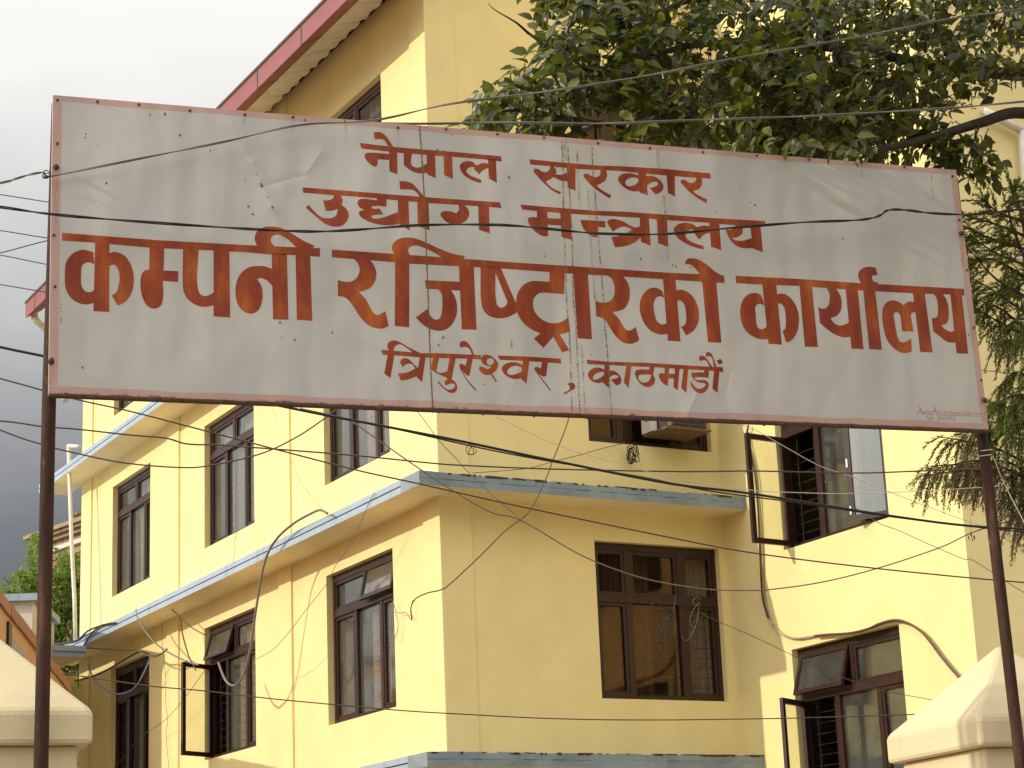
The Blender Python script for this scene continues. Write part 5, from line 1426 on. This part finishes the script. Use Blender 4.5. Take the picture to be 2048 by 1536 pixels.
# coils of spare wire
def coil(name, label, P, r, wr, n, mat, seed, sq=1.0):
    q = random.Random(seed); k = MB(); pts = []
    for i in range(n * 14):
        t = i / 14 * 2 * math.pi; rr = r * (1 + .25 * math.sin(i * .37 + seed))
        c1 = math.sin(i * .11 + seed) * r * .5
        pts.append(Vector((math.cos(t) * rr * (.6 + .4 * math.sin(i * .05)) + c1 * .6 + q.gauss(0, r * .09), q.gauss(0, r * .2), math.sin(t + .8 * math.sin(i * .09)) * rr * sq + q.gauss(0, r * .09))))
    k.tube(pts, wr, 5)
    o = k.build(name, mat, None, True); o.location = P; o.rotation_euler = (0, 0, YAWB)
    return tag(o, label, 'wire coil')
coil('wire_coil', 'tangled dark wire coil on the wall under the air conditioner', bl_w(onC(1265, 911, -.08)), .085, .006, 6, blk, 3, 1.15)
coil('wire_coil', 'small open loop of dark wire on the cable above the corner ledge', onS(943, 898, -1.15), .024, .0018, 2, blk, 5)
# knotted bunch of wire in front of the courtyard window
k = MB(); c0 = onS(1345, 1228, -1.9)
for ring in ([(1345, 1228), (1325, 1222), (1308, 1215), (1304, 1208), (1312, 1206), (1328, 1216), (1345, 1228)], [(1345, 1228), (1332, 1238), (1318, 1255), (1314, 1272), (1322, 1262), (1335, 1245), (1345, 1228)], [(1345, 1228), (1338, 1255), (1325, 1285), (1315, 1282), (1322, 1270), (1334, 1266), (1336, 1280), (1326, 1290), (1322, 1282)], [(1345, 1228), (1350, 1205), (1352, 1190)], [(1326, 1290), (1310, 1315), (1290, 1345)], [(1345, 1228), (1338, 1216), (1332, 1214), (1345, 1222), (1347, 1232)]):
    k.tube([p - c0 for p in spline([onS(x, y, -1.9 + rng.uniform(-.01, .01)) for x, y in ring], 5)], .0030, 5)
o = k.build('wire_bunch', blk, None, True); o.location = c0; tag(o, 'knotted bunch of black wire hanging in front of the courtyard window', 'wire bunch')
k = MB(); c0 = onS(1392, 1230, -1.9)
for ring in ([(1400, 1200), (1394, 1194), (1386, 1202), (1392, 1212), (1398, 1206), (1396, 1230), (1390, 1254), (1382, 1250), (1380, 1238), (1388, 1218), (1398, 1205)], [(1390, 1254), (1382, 1272), (1370, 1282), (1362, 1270)]):
    k.tube([p - c0 for p in spline([onS(x, y, -1.9) for x, y in ring], 5)], .0014, 5)
o = k.build('wire_bunch', M['cable_grey'], None, True); o.location = c0; tag(o, 'thin pale loop of string hanging right of the black wire bunch', 'string')
# fallen leaves caught on the slack cable by the right wall edge
k = MB(); c0 = onS(1942, 1070, -1.8)
for dx, dy, s in ((0, 0, 1), (-5, 5, .8), (6, 4, 1), (3, 9, .7)):
    p = onS(1942 + dx, 1070 + dy, -1.8) - c0; q = .012 * s
    k.add([p + SD * -q * .4, p + Vector((0, 0, q)) + SN * .004, p + SD * q * .5, p + Vector((0, 0, -q * 1.6)) + SD * q * .4], [(0, 1, 2, 3)])
k.tube([onS(1941, 1035, -1.8) - c0, onS(1942, 1070, -1.8) - c0], .0010, 4)
o = k.build('dry_leaf_cluster', M['bark'], None); o.location = c0; tag(o, 'small cluster of dead leaves caught on the slack cable', 'dead leaves')
